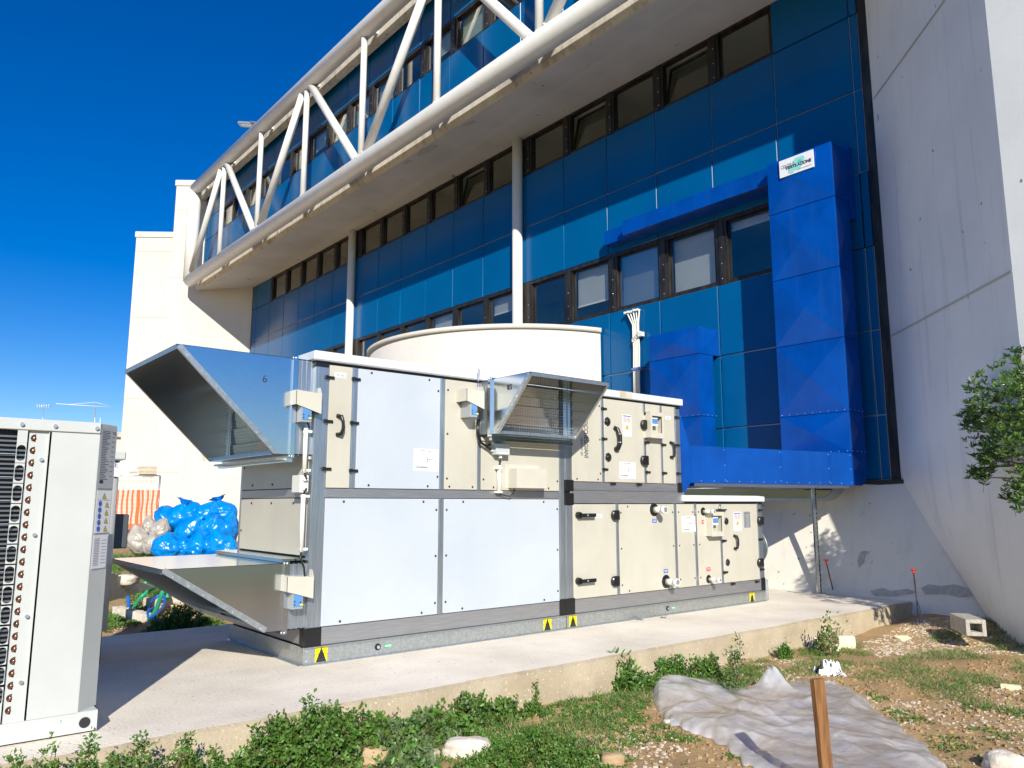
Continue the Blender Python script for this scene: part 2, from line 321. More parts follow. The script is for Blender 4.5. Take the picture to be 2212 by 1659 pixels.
def build_pad():
    mb = MB(); y1 = 10.05; n = 190; xs = np.linspace(-3.2, 12.66, n)
    fe = [5.56 + .05 * noise.noise(Vector((x * 1.2, 0, 0))) + .022 * noise.noise(Vector((x * 8, 2, 0))) for x in xs]
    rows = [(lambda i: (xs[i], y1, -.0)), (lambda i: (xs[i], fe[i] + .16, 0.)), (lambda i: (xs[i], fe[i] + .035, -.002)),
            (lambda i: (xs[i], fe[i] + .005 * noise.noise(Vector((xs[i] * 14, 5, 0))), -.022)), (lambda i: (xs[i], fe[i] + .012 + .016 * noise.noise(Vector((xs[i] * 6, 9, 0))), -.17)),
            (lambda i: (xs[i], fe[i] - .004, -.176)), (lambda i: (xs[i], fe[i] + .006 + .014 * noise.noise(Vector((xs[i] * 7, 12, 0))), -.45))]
    V = [r(i) for r in rows for i in range(n)]
    for k in range(len(rows) - 1):
        mb.add([], [], 'pad_top')
        F = [(k * n + i, (k + 1) * n + i, (k + 1) * n + i + 1, k * n + i + 1) for i in range(n - 1)]
        if k == 0: mb.v = [tuple(p) for p in V]
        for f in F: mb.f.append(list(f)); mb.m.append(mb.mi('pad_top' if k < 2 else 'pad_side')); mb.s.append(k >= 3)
    # right-hand end next to the wall, reaching back along it
    mb.add([(12.66, 5.6, 0), (12.66, y1, 0), (12.95, y1, 0), (12.95, 5.6, 0)], [(0, 3, 2, 1)], 'pad_top')
    o = mb.build('concrete_pad'); tag(o, kind='structure')
build_pad()

# ================================================================== THE BLUE BUILDING
XF, ZB, ZS, XS, XU = 13.5, 1.9, 11.757, 11.34, 11.6
YEND = 35.73
bld = thing('office_building', 'blue panelled building with window bands and overhanging upper floor', 'building', (13.5, 16, 0))
def panel(mb, X, y0, y1, z0, z1, g=.012, d=.03):
    # a flat cassette with small bevelled edges, very slightly out of true
    y0 += g; y1 -= g; z0 += g; z1 -= g; b = .012; t = [random.uniform(-.004, .004) for _ in range(4)]
    f = [(X - d + t[0], y0 + b, z0 + b), (X - d + t[1], y1 - b, z0 + b), (X - d + t[2], y1 - b, z1 - b), (X - d + t[3], y0 + b, z1 - b)]
    e = [(X - d + b, y0, z0), (X - d + b, y1, z0), (X - d + b, y1, z1), (X - d + b, y0, z1)]; k = [(X + .02, *p[1:]) for p in e]
    mb.add(f + e + k, [(0, 3, 2, 1), (0, 1, 5, 4), (1, 2, 6, 5), (2, 3, 7, 6), (3, 0, 4, 7), (4, 5, 9, 8), (5, 6, 10, 9), (6, 7, 11, 10), (7, 4, 8, 11)], 'blue_clad')
def window(X, y0, y1, z0, z1, blind=0., tilt=False, dusty=False, mull=.26):
    """one bay of a window band between y0 (near) and y1 (far): mullion at the far side, sash, pane, perhaps a blind"""
    f = MB(); d = .045; a, b = y0 + .03, y1 - mull
    f.box(X - .035, X + .12, b, y1 + .012, z0, z1, 'black_frame'); f.box(X - .055, X - .035, b + .07, y1 - .07, z0, z1, 'black_frame')
    f.box(X - .02, X + .12, y0 + .012, b, z0, z0 + .06, 'black_frame'); f.box(X - .045, X + .12, y0 + .012, y1 + .012, z1 - .085, z1, 'black_frame')
    f.box(X, X + .12, y0 + .012, y0 + .05, z0 + .06, z1 - .085, 'black_frame')
    for s_ in (z0 + .12, z0 + .45, z0 + .8): f.dome((X - .056, (b + y1) / 2, s_), .012, 'rivet', (-1, 0, 0))
    fr = f.build('window', bld)
    p = MB(); c0, c1, h0, h1 = y0 + .05, b, z0 + .06, z1 - .085
    tx = .22 if tilt else 0
    def P(y, z): return (X + .03 + tx * (z - h0) / (h1 - h0), y, z)
    for (ya, yb, za, zb) in ((c0, c0 + d, h0, h1), (c1 - d, c1, h0, h1), (c0 + d, c1 - d, h0, h0 + d), (c0 + d, c1 - d, h1 - d, h1)):
        p.prism([P(ya, za), P(yb, za), P(yb, zb), P(ya, zb)], (.045, 0, 0), 'black_frame')
    sa = p.build('sash', fr)
    g = MB(); g.prism([P(c0 + d, h0 + d), P(c1 - d, h0 + d), P(c1 - d, h1 - d), P(c0 + d, h1 - d)], (.008, 0, 0), 'glass_dusty' if dusty else ('glass_bright' if z0 < 7 else 'glass')); g.v = [(x + .012, y, z) for x, y, z in g.v]
    g.build('pane', fr)
    if blind > 0:
        q = MB(); n = max(2, int((h1 - h0) * blind / .05)); zt = h1 - .02
        for i in range(n):
            z = zt - i * .05; q.add([(X + .16, c0 + .02, z), (X + .16, c1 - .02, z), (X + .175, c1 - .02, z - .046), (X + .175, c0 + .02, z - .046)], [(0, 1, 2, 3)], 'blind')
        q.box(X + .15, X + .18, c0 + .02, c1 - .02, zt - n * .05 - .03, zt - n * .05, 'white_pvc')
        q.build('blind', fr)
pn = MB(); bk = MB(); rm = MB()
bayA = [7.88, 9.43, 10.98, 12.54, 14.09, 15.65]; bayB = [15.99, 17.56, 19.10, 20.64, 22.18, 23.72, 25.28]; bayC = [25.72, 27.29, 28.84, 30.38, 31.93, 33.49]
ROWS = [(ZB, 3.02), (3.02, 4.53), (4.53, 6.05)]; ROWS2 = [(7.49, 9.08), (9.08, 10.6)]
rnd = random.Random(4)
for bay in (bayA, bayB, bayC):
    for y0, y1 in zip(bay[:-1], bay[1:]):
        for r in ROWS + ROWS2: panel(pn, XF, y0, y1, *r)
for y0, y1 in ((6.28, 7.88), (6.12, 6.28), (33.49, 35.1), (35.1, 35.6)):
    for r in ROWS + [(6.05, 7.49)] + ROWS2 + [(10.6, ZS - .02)]: panel(pn, XF, y0, y1, *r)
for y0, y1 in ((15.65, 15.99), (25.28, 25.72)):
    for r in ROWS + ROWS2: panel(pn, XF, y0, y1, *r)
    bk.box(XF - .02, XF + .1, y0, y1, 6.05, 7.49, 'black_frame'); bk.box(XF - .02, XF + .1, y0, y1, 10.6, ZS - .01, 'black_frame')
bk.box(XF + .005, XF + .03, 6.12, 35.6, ZB, 6.05, 'joint_glint_metal'); bk.box(XF + .005, XF + .03, 6.12, 35.6, 7.49, 10.6, 'joint_glint_metal')
bk.box(XF - .01, XF + .1, 5.9, 6.115, ZB, ZS - .01, 'black_frame'); bk.box(XF - .01, XF + .1, 35.6, YEND, ZB, ZS - .01, 'black_frame')
bk.box(XF - .07, XF + .1, 5.85, 35.6, ZB - .10, ZB, 'gasket_hole_black')
# rooms behind the glass
for z0, z1 in ((5.6, 7.6), (10.3, ZS)):
    rm.box(XF + 2.2, XF + 2.25, 6.2, 35.5, z0, z1 + .1, 'room_wall'); rm.box(XF + .13, XF + 2.2, 6.2, 35.5, z1 - .02, z1 + .06, 'blind'); rm.box(XF + .13, XF + 2.2, 6.2, 35.5, z0 - .08, z0, 'room_dark')
    for y in (12.54, 20.7, 28.8): rm.box(XF + .14, XF + 2.2, y - .05, y + .05, z0, z1 - .02, 'room_wall')
for bay in (bayA, bayB, bayC):
    for k, (y0, y1) in enumerate(zip(bay[:-1], bay[1:])):
        bl = 0; du = False
        if bay is bayA: bl = {0: .12, 1: .97, 2: .97, 3: .72, 4: 0}[k]; du = k == 2
        elif rnd.random() < .35: bl = rnd.uniform(.3, .9)
        window(XF + .02, y0, y1, 6.05, 7.49, bl, False, du)
        tl = (bay is bayA and k in (1, 3)) or (bay is bayB and k == 1)
        window(XF + .02, y0, y1, 10.6, ZS - .01, 0, tl)
pn.build('cladding', bld); bk.build('backing_frame', bld); rm.build('room_interior', bld)
# overhanging upper floor: slab, upper cladding, roof slab
sl = MB(); sl.prism([(XS + .04, -2, ZS - .19), (XS + .04, 37.35, ZS - .19), (XF, YEND, ZS), (XF + .5, YEND, ZS), (XF + .5, -2, ZS)], (0, 0, .55), 'concrete_soffit')
sl.build('floor_slab', bld)
for cx_, cy_, rx_, ry_ in ((924, 318, 21, 8), (1013, 261, 14, 4), (880, 345, 10, 4)):
    q = MB(); P = []
    for k in range(16):
        a = 2 * math.pi * k / 16; f = 1 + .5 * noise.noise(Vector((math.cos(a) * 2, math.sin(a) * 2, cx_))); dx_, dy_ = rx_ * f * math.cos(a), ry_ * f * math.sin(a); P.append(onz(cx_ + dx_, cy_ + dy_ - dx_ * .35, 11.66) + [0, 0, .0])
    q.prism(P, (0, 0, .02), 'exposed'); q.v = [(x, y, ZS - .19 + .187 * (x - XS - .04) / (XF - XS - .04) - .006 + (z - 11.66)) for x, y, z in q.v]; q.build('spalled_patch', bld)
ed = MB(); n = 240
for i in range(n):
    y0 = -2 + i * (39.38 / n); y1 = y0 + 39.38 / n; wz = .02 * noise.noise(Vector((y0 * 1.5, 0, 0)))
    ed.add([(XS - .05, y0, ZS - .03 + wz * .5), (XS - .05, y1, ZS - .03 + wz * .5), (XS - .05, y1, ZS + .5), (XS - .05, y0, ZS + .5), (XS + .06, y0, ZS - .196), (XS + .06, y1, ZS - .196)], [(0, 3, 2, 1), (4, 0, 1, 5)], 'concrete_edge')
ed.add([(XS - .05, -2, ZS + .5), (XS - .05, 37.4, ZS + .5), (XU, 37.4, ZS + .5), (XU, -2, ZS + .5)], [(0, 1, 2, 3)], 'concrete_edge')
ed.build('slab_edge', bld)
up = MB(); ub = MB(); ys = [13.59 + 1.543 * k for k in range(-8, 16)] + [37.35]
for i, (y0, y1) in enumerate(zip(ys[:-1], ys[1:])):
    panel(up, XU, y0, y1, ZS + .52, 14.0)
    panel(up, XU, y0, y1, 15.08, 16.5)
    if y1 < 36.5:
        window(XU + .02, y0, y1, 14.0, 15.08, rnd.choice([0, .9, .95, .6, 0]), mull=.3)
    else: panel(up, XU, y0, y1, 14.0, 15.08)
ub.box(XU + .005, XU + .03, 1.2, 37.4, ZS + .5, 14.0, 'joint_glint_metal'); ub.box(XU + .005, XU + .03, 1.2, 37.4, 15.08, 16.6, 'joint_glint_metal')
ub.box(XU + 2.1, XU + 2.2, 1.2, 37.3, 13.9, 15.3, 'room_wall'); ub.box(XU + .13, XU + 2.1, 1.2, 37.3, 15.1, 15.2, 'blind'); ub.box(XU + .13, XU + 2.1, 1.2, 37.3, 13.85, 13.95, 'room_dark')
up.build('upper_cladding', bld); ub.build('upper_backing', bld)
rs = MB(); rs.box(XS - .06, XU + 6, -2, 37.4, 16.53, 17.0, 'concrete_edge'); rs.box(XS - .07, XS + .1, -2, 37.4, 16.08, 16.529, 'concrete_edge'); rs.box(XS - .1, XS + .05, -2, 37.4, 17.0, 17.05, 'white_render'); rs.build('roof_slab', bld)
# core walls that close the building behind
co = MB(); co.box(XF + .55, XF + 9, -2, YEND, -.5, ZS - .01, 'grey_render'); co.v = [(max(x, XF + 2.3) if x < XF + 1 else x, y, z) for x, y, z in co.v]; co.build('core_wall', bld)
# end wall return of the upper floor
ew = MB(); ew.box(XS - .02, XU + .3, 37.4, 37.75, ZS, 16.53, 'white_render'); ew.build('upper_end_wall', bld)

# ------------------------------------------------------------------ steel truss
XT, ZC0, ZC1 = 10.83, 11.81, 16.32
tr = thing('steel_truss', 'white tubular steel truss running in front of the upper floor', 'truss', (XT, 37.1, ZC0))
m = MB(); m.tube([(XT, -2, ZC0), (XT, 36.69, ZC0)], .27, 'white_steel', 24); m.build('bottom_chord', tr)
for yy in (33.5, 21.3, 9.2): pass
m = MB(); m.tube([(XT, -2, ZC1), (XT, 36.69, ZC1)], .27, 'white_steel', 24); m.build('top_chord', tr)
m = MB(); m.tube([(XT, 36.69, ZC0 - .04), (XT, 36.69, ZC1 + .06)], .29, 'white_steel', 24); m.build('end_post', tr)
PY = [32.76 - 4.138 * k for k in range(0, 8)]
def rod(name, ya, za, yb, zb, r):
    q = MB(); a = Vector((XT, ya, za)); b = Vector((XT, yb, zb)); q.tube([a, b], r, 'white_steel', 14); q.tube([b - (b - a).normalized() * .06, b + (b - a).normalized() * .0], r + .012, 'white_steel', 14); q.build(name, tr)
zb_, zt_ = ZC0 + .24, ZC1 - .24
for k, y in enumerate(PY):
    rod('post', y, zt_, y, zb_, .1)
    nx_ = y + 4.08 if k else 36.7
    pass
for k, y in enumerate(PY):
    top = (k % 2 == 0)   # nodes alternate: the diagonals of an even post meet at the top chord
    if top:
        ya = y + 3.85 if k else 36.55
        rod('brace', y + .35, zt_, y + 3.85, zb_, .135); rod('brace', y - .35, zt_, y - 3.87, zb_, .135)
for y in PY + [36.3]:
    for z in (ZC0 + .1, 16.35):
        bk_ = MB()
        bk_.add([(XT + .1, y - .09, z - .05), (XS - .02, y - .09, z - .0), (XS - .02, y - .09, z + .12), (XT + .1, y - .09, z + .12), (XT + .1, y + .09, z - .05), (XS - .02, y + .09, z - .0), (XS - .02, y + .09, z + .12), (XT + .1, y + .09, z + .12)],
                [(0, 1, 2, 3), (4, 7, 6, 5), (0, 4, 5, 1), (3, 2, 6, 7)], 'white_steel'); bk_.build('bracket', tr)
for y, lab in ((15.82, 'nearer white round column standing against the blue wall under the overhang'), (25.5, 'farther white round column standing against the blue wall, left of the curved wall')):
    c = thing('column', lab, 'column', (13.33, y, 0), 'columns under the overhang'); q = MB()
    q.cyl((13.33, y, -.3), (13.33, y, ZS + .01), .145, 'white_steel', n=28); q.build('shaft', c)
    q = MB(); q.cyl((13.33, y, ZS - .03), (13.33, y, ZS + .001), .165, 'groove', n=28); q.build('cap', c)
# roof lamp
lp = onx(532, 276, 11.3); lt = thing('flood_light', 'grey street-type lamp head sticking up from the roof edge', 'lamp', tuple(lp)); q = MB()
q.tube([(11.45, lp[1] - 1.1, 17.0), (11.4, lp[1] - .9, 17.55), tuple(lp + [0, -.45, .1])], .035, 'glow_grey', 8); q.build('arm', lt)
q = MB(); q.obox(lp + [0, -.1, .12], (.12, .1, 0), (-.2, .42, .12), (0, -.02, .06), 'glow_grey'); q.build('lamp_head', lt, .03)
q = MB(); q.obox(lp + [-.0, -.1, .045], (.08, .07, 0), (-.13, .27, .08), (0, -.003, .01), 'sheet'); q.build('lens', lt)

# ================================================================== WHITE WALLS
# right-hand wing wall: a vertical slab whose foot bends into the battered plinth
NX, NY = 10.76, 3.20; FX, FY = 13.5, 5.96
def build_right_wall():
    mb = MB(); nu, nv = 26, 60; zs = [-.6 + 15.6 * (j / (nv - 1)) ** 1.8 for j in range(nv)]
    for j in range(nv):
        z = zs[j]; t = min(1, max(0, (1.85 - z) / 2.15)); lx, ly = FX - t * 1.02, FY - t * 1.62
        for i in range(nu):
            u = i / (nu - 1); bulge = .10 * math.sin(math.pi * u) * (1 - smooth(1.5, 5, z)) * t
            x = lx + (NX - lx) * u; y = ly + (NY - ly) * u; mb.v.append((x - bulge * .3, y + bulge, z))
    for j in range(nv - 1):
        for i in range(nu - 1): mb.f.append([j * nu + i, j * nu + i + 1, (j + 1) * nu + i + 1, (j + 1) * nu + i]); mb.m.append(mb.mi('grey_render')); mb.s.append(True)
    e = (-.2, -.98)
    mb.add([(NX, NY, -.6), (NX + e[0] * .9, NY + e[1] * .9, -.6), (NX + e[0] * .9, NY + e[1] * .9, 15), (NX, NY, 15)], [(0, 1, 2, 3)], 'grey_render')
    mb.add([(NX + e[0] * .9, NY + e[1] * .9, -.6), (16, 5, -.6), (16, 5, 15), (NX + e[0] * .9, NY + e[1] * .9, 15)], [(0, 1, 2, 3)], 'grey_render')
    o = mb.build('concrete_wall', org=(NX, NY, -.3)); tag(o, 'tall bare grey rendered wall at the right edge, splaying out from the blue facade', 'wall')
    dx, dy = NX - FX, NY - FY; L = math.hypot(dx, dy)
    g = MB(); SG = 1
    def pt(u, z): return np.array([FX + dx * u, FY + dy * u, z]) + np.array([dy, -dx, 0]) / L * (.012) * SG
    for zz in (4.35, 8.75, 12.9):
        g.prism([pt(0.02, zz), pt(1, zz), pt(1, zz + .028), pt(.02, zz + .028)], np.array([dy, -dx, 0]) / L * .003, 'groove')
    g.build('movement_joint', o)
build_right_wall()
def build_plinth():
    mb = MB(); ys = list(np.linspace(4.2, 13, 60)) + [20, 30, 35.9]; nv = 14
    for j in range(nv):
        t = j / (nv - 1); z = -.5 + t * (ZB - .05 + .5)
        for y in ys:
            x = 12.70 + (z / (ZB - .05)) * .74 - .0
            if y < 6.2 and z < 1.85: x = min(x, x)
            x += .012 * noise.noise(Vector((0, y * 2, z * 2))); mb.v.append((x, y, z))
    nu = len(ys)
    for j in range(nv - 1):
        for i in range(nu - 1): mb.f.append([j * nu + i, j * nu + i + 1, (j + 1) * nu + i + 1, (j + 1) * nu + i]); mb.m.append(mb.mi('plinth_render')); mb.s.append(True)
    mb.add([(13.44, 5.3, ZB - .05), (13.44, 35.9, ZB - .05), (14, 35.9, ZB - .05), (14, 5.3, ZB - .05)], [(0, 3, 2, 1)], 'plinth_render')
    o = mb.build('plinth_wall', org=(12.7, 10, 0)); tag(o, 'sloping white rendered plinth wall below the blue panels', 'wall')
    # places where the render has fallen off
    for pts, nm in (([(1857, 1196), (1866, 1190), (1879, 1192), (1869, 1200), (1866, 1216), (1856, 1226), (1853, 1214)], 'bare_patch'),
                    ([(1990, 1270), (2005, 1262), (2034, 1266), (2060, 1262), (2100, 1272), (2120, 1286), (2075, 1290), (2040, 1282), (2000, 1284)], 'bare_patch'),
                    ([(1880, 1276), (1905, 1270), (1925, 1276), (1960, 1272), (1985, 1280), (1935, 1288), (1890, 1287)], 'bare_patch')):
        p = MB(); P = []
        for (a, b) in pts:
            d = ray(a, b); k = .74 / (ZB - .05); t = (12.70 + k * EYE) / (d[0] - k * d[2]); q = EO + d * t; P.append(q + [-.016, 0, 0])
        p.prism(P, (.03, 0, 0), 'exposed'); p.build(nm, o)
build_plinth()
# left end wall and tower
EU = np.array([-.793, .609]); EA = np.array([13.5, 35.73]); EN = np.array([-.609, -.793])
def wallbox(name, lab, cat, s0, s1, off, thick, z0, z1, matn='white_render', grooves=(), vg=(), cap=True, group=None):
    mb = MB(); a = EA + EU * s0 - EN * off; b = EA + EU * s1 - EN * off; bk = -EN * thick
    mb.prism([(*a, z0), (*b, z0), (*(b + bk), z0), (*(a + bk), z0)], (0, 0, z1 - z0), matn)
    o = mb.build(name, org=(*a, 0)); tag(o, lab, cat, group)
    if cap:
        c = MB(); a2 = a - EU * .03 + EN * .05; b2 = b + EU * .05 + EN * .05; c.prism([(*a2, z1), (*b2, z1), (*(b2 + bk * 1.04), z1), (*(a2 + bk * 1.04), z1)], (0, 0, .28), 'white_render'); c.build('coping', o)
    g = MB()
    for z in grooves:
        p, q = a + EN * .002, b + EN * .002; g.prism([(*p, z), (*q, z), (*q, z + .045), (*p, z + .045)], (*(EN * .004), 0), 'groove')
        g.prism([(*(b + EU * .002), z), (*(b + bk), z), (*(b + bk), z + .045), (*(b + EU * .002), z + .045)], (*(EU * .004), 0), 'groove')
    if grooves: g.build('groove_line', o)
    return o
wallbox('end_wall', 'white rendered end wall with a diagonal shadow under the overhang', 'wall', 0, 3.95, 0, 1.0, -.6, 16.85, grooves=(2.9, 7.6, 12.2, 15.6))
wallbox('tower', 'tall white rendered tower block at the far left end with a plaque near its foot', 'building', -1, 6.4, 1.55, 5, -.6, 14.75, grooves=(2.55, 6.55, 10.6, 14.0))
# downpipe
# curved wall in front of the facade
def build_drum():
    cx, cy, r = 14.35, 17.0, 4.3; mb = MB(); cap = MB(); ang = []
    a0 = math.atan2(12.72 - cy, 13.4 - cx); a1 = math.atan2(21.2 - cy, 13.4 - cx)
    if a0 < 0: a0 += 2 * math.pi
    n = 60; A = [a1 + (a0 - a1) * i / n for i in range(n + 1)]; H = 5.62
    for i, a in enumerate(A):
        for rr, z in ((r, -.4), (r, H), (r - .2, H), (r - .2, -.4)): mb.v.append((cx + rr * math.cos(a), cy + rr * math.sin(a), z))
        for rr, z in ((r + .05, H - .02), (r + .05, H + .09), (r - .25, H + .09), (r - .25, H - .02)): cap.v.append((cx + rr * math.cos(a), cy + rr * math.sin(a), z))
    for q, mn in ((mb, 'drum_render'), (cap, 'white_render')):
        for i in range(n):
            for j in range(4): k = (j + 1) % 4; q.f.append([i * 4 + j, i * 4 + k, (i + 1) * 4 + k, (i + 1) * 4 + j]); q.m.append(q.mi(mn)); q.s.append(j in (0, 2))
        q.f.append([0, 1, 2, 3]); q.m.append(0); q.s.append(False); q.f.append([n * 4 + j for j in (3, 2, 1, 0)]); q.m.append(0); q.s.append(False)
    o = mb.build('curved_wall', org=(cx - r, cy, 0)); tag(o, 'curved white wall bulging from the blue facade behind the air handling unit', 'wall'); cap.build('coping', o)
build_drum()
def build_low_curve():
    pts = [(381, 1230), (381, 1103), (383, 1053), (388, 1012), (399, 968), (414, 940), (436, 920), (470, 905), (560, 900), (560, 1230)]
    P = [ond(x, y, 24.5) for x, y in pts]; mb = MB(); mb.prism(P, (2.2, 4.2, 0), 'white_render', True)
    o = mb.build('rounded_wall', org=tuple(ond(381, 1180, 24.5))); tag(o, 'low white wall with a rounded top corner behind the blue sandbags', 'wall')
    q = MB()
    for c, sx, sy in (((440, 985), 4, 16), ((465, 970), 12, 9)):
        pp = [ond(c[0] + sx * math.cos(a) * random.uniform(.6, 1.1), c[1] + sy * math.sin(a) * random.uniform(.6, 1.1), 24.47) for a in np.linspace(0, 2 * math.pi, 12)[:-1]]
        q.prism(pp, (.02, .03, 0), 'plaque')
    q.build('flaked_patch', o)
build_low_curve()
# plaque
P0 = None
def wp(x, y, off):
    nrm = EN; A_ = EA - EN * off; r_ = ray(x, y); M = np.array([[EU[0], -r_[0]], [EU[1], -r_[1]]]); k, t = np.linalg.solve(M, -A_); q = A_ + k * EU; return np.array([q[0], q[1], EYE + t * r_[2]])
p1, p2 = wp(302, 1007, 1.55), wp(343, 1024, 1.55); pc = (p1 + p2) / 2; hw = np.linalg.norm((p1 - p2)[:2]) / 2; hh = abs(p1[2] - p2[2]) / 2
pl = thing('plaque', 'sand-coloured stone name plaque mounted on the white tower above the orange netting', 'sign', tuple(pc)); q = MB()
q.obox(pc + [*(EN * .05), 0], (*(EU * hw), 0), (*(EN * .03), 0), (0, 0, hh), 'plaque'); q.build('slab', pl)
q = MB()
for k, (t_, sz) in enumerate((("UNIVERSITA' - BOLOGNA", .095), ('LABORATORIO DI BIOLOGIA MARINA', .1), ('E DI PESCA', .1))):
    q.text(t_, pc + np.array([*(EN * .085), hh * .42 - k * .2]), (*(-EU), 0), (0, 0, 1), sz * 1.15, 'ink_grey', 'CENTER', .95, .001)
q.build('lettering', pl)

# ================================================================== BLUE DUCTS
def crease(mb, c, u, v, n_, h, m_):          # cross-broken sheet panel: four shallow triangles
    c, u, v, n_ = map(np.array, (c, u, v, n_)); P = [c - u - v, c + u - v, c + u + v, c - u + v, c + n_ * h]
    mb.add(P, [(0, 1, 4), (1, 2, 4), (2, 3, 4), (3, 0, 4)], m_)
def vduct(nm, lab, y0, y1, x0, zt, zb, seams, gapz, fl):
    t = thing(nm, lab, 'duct', ((x0 + XF) / 2, y0, zb), 'blue ducts on the facade'); xb = 13.26
    b = MB(); z = [zt] + seams + [zb]
    for i in range(len(z) - 1):
        a, c = z[i + 1] + .006, z[i] - .006; q = (a + c) / 2; h = (c - a) / 2; cy = (y0 + y1) / 2; hy = (y1 - y0) / 2; xk = XF - .03 if i == 0 and gapz else xb; cx = (x0 + xk) / 2; hx = (xk - x0) / 2
        crease(b, (x0, cy, q), (0, -hy, 0), (0, 0, h), (-1, 0, 0), .05, 'blue_duct'); crease(b, (cx, y0, q), (hx, 0, 0), (0, 0, h), (0, -1, 0), .03, 'blue_duct')
        crease(b, (cx, y1, q), (-hx, 0, 0), (0, 0, h), (0, 1, 0), .012, 'blue_duct'); b.add([(xk, y0, a), (xk, y1, a), (xk, y1, c), (xk, y0, c)], [(0, 1, 2, 3)], 'blue_duct')
        for zz in (a, c): b.add([(x0, y0, zz), (xk, y0, zz), (xk, y1, zz), (x0, y1, zz)], [(0, 1, 2, 3)], 'blue_duct')
    b.build('body', t)
    f = MB()
    for i, zz in enumerate(seams):
        f.box(x0 - .012, xb + .012, y0 - .012, y1 + .012, zz - .006, zz + .006, 'blue_duct')
        if i >= fl:
            for k in range(9): f.dome((x0 - .013, y0 + .05 + (y1 - y0 - .1) * k / 8, zz + .02), .0065, 'rivet', (-1, 0, 0), 1)
            for k in range(4): f.dome((x0 + .06 + k * .14, y0 - .013, zz + .02), .0065, 'rivet', (0, -1, 0), 1)
    f.build('flange', t); return t
vt = vduct('vertical_duct', 'tall wide blue metal duct with the company sign at its top', 6.41, 7.69, 12.73, 7.92, 2.0, [6.90, 5.61, 4.35, 3.06, 2.36], True, 3)
q = MB(); q.box(13.3, XF - .03, 6.38, 6.5, 6.6, 7.99, 'blue_duct'); q.build('wall_collar', vt)
vs = vduct('vertical_duct', 'short blue metal duct rising behind the end of the grey unit', 9.47, 10.77, 12.80, 5.09, 2.4, [4.53, 3.25], True, 1)
hd = thing('horizontal_duct', 'long blue metal duct running level from the unit to the foot of the tall duct', 'duct', (9.25, 7.07, 1.8), 'blue ducts on the facade')
q = MB()
y0, y1, zt, zb = 7.07, 7.75, 2.34, 1.80
def fy(x): return 7.08 - (x - 9.25) * (7.08 - 6.41) / (12.73 - 9.25)      # the front face runs slightly askew
xx = [9.25, 9.95, 11.1, 12.2, 12.73]
for a, b_ in zip(xx[:-1], xx[1:]):
    q.prism([(a + .002, fy(a), zb), (b_ - .002, fy(b_), zb), (b_ - .002, 7.74, zb), (a + .002, 7.74, zb)], (0, 0, zt - zb), 'blue_duct')
q.add([(9.05, 7.10, 1.56), (9.25, 7.08, 1.80), (9.25, 7.08, 2.34), (9.05, 7.10, 2.88), (9.05, 8.85, 1.56), (9.25, 7.75, 1.80), (9.25, 7.75, 2.34), (9.05, 8.85, 2.88)],
      [(0, 1, 2, 3), (3, 2, 6, 7), (7, 6, 5, 4), (4, 5, 1, 0)], 'blue_duct')
q.prism([(12.73, 6.405, zb), (13.02, 6.405, zb), (13.16, 6.405, zb + .05), (13.24, 6.405, zb + .14), (13.262, 6.405, zb + .26), (13.262, 6.405, zt), (12.73, 6.405, zt)], (0, 1.29, 0), 'blue_duct')
q.build('body', hd)
q = MB(); q.prism([(9.35, fy(9.35) + .03, zb - .05), (12.68, fy(12.68) + .03, zb - .05), (12.68, 7.7, zb - .05), (9.35, 7.7, zb - .05)], (0, 0, .048), 'galvanised')
for x in xx[1:]:
    q.prism([(x - .005, fy(x) - .003, zb), (x + .005, fy(x) - .004, zb), (x + .005, fy(x) - .004, zt), (x - .005, fy(x) - .003, zt)], (0, .01, 0), 'blue_duct')
    for z in (zb + .05, (zb + zt) / 2, zt - .04): q.dome((x - .03, fy(x - .03) - .002, z), .0065, 'rivet', (-.19, -.98, 0), 1)
for k in range(13): q.dome((9.45 + k * .25, fy(9.45 + k * .25) - .002, zb + .03), .0065, 'rivet', (-.19, -.98, 0), 1)
q.build('flange', hd)
bd = thing('window_duct', 'slim blue metal duct running along above the lower windows', 'duct', (13.2, 7.7, 7.8), 'blue ducts on the facade')
q = MB(); sx = [7.70, 8.05, 8.95, 10.3, 11.6]
for a, b_ in zip(sx[:-1], sx[1:]): q.box(12.95, XF - .04, a + .003, b_ - .003, 7.63, 7.97, 'blue_duct')
q.box(13.18, XF - .04, 11.603, 12.38, 7.65, 7.99, 'blue_duct'); q.build('body', bd)
# sign on the tall duct
s1, s2, s3 = onx(1685, 364, 12.70), onx(1757, 323, 12.70), onx(1758, 361, 12.70)
sg = thing('company_sign', 'white sign with teal circles reading CENTRO VENTILAZIONE on the tall blue duct', 'sign', tuple((s1 + s3) / 2))
ya, yb, za, zb2 = s1[1], s2[1], s3[2], s2[2]; q = MB(); q.box(12.675, 12.70, ya, yb, za, zb2, 'sheet'); q.build('board', sg)
q = MB(); W_, H_ = ya - yb, zb2 - za
def disc(mb, u, v, r, m_, lift, n=28):
    c = (12.673 - lift, ya - u * W_, za + v * H_); mb.add([(c[0], c[1] + r * math.cos(2 * math.pi * k / n), c[2] + r * math.sin(2 * math.pi * k / n)) for k in range(n)], [tuple(range(n))], m_)
disc(q, .53, .60, .27 * H_, 'teal', .0); disc(q, .66, .68, .20 * H_, 'teal', .0005); disc(q, .61, .55, .15 * H_, 'teal_dark', .001); disc(q, .36, .27, .22 * H_, 'teal', .0005); disc(q, .55, .32, .20 * H_, 'teal', .0015)
q.text('CENTRO', (12.670, ya - .05 * W_, za + .49 * H_), (0, -1, 0), (0, 0, 1), .27 * H_, 'ink_grey', fit=.40 * W_)
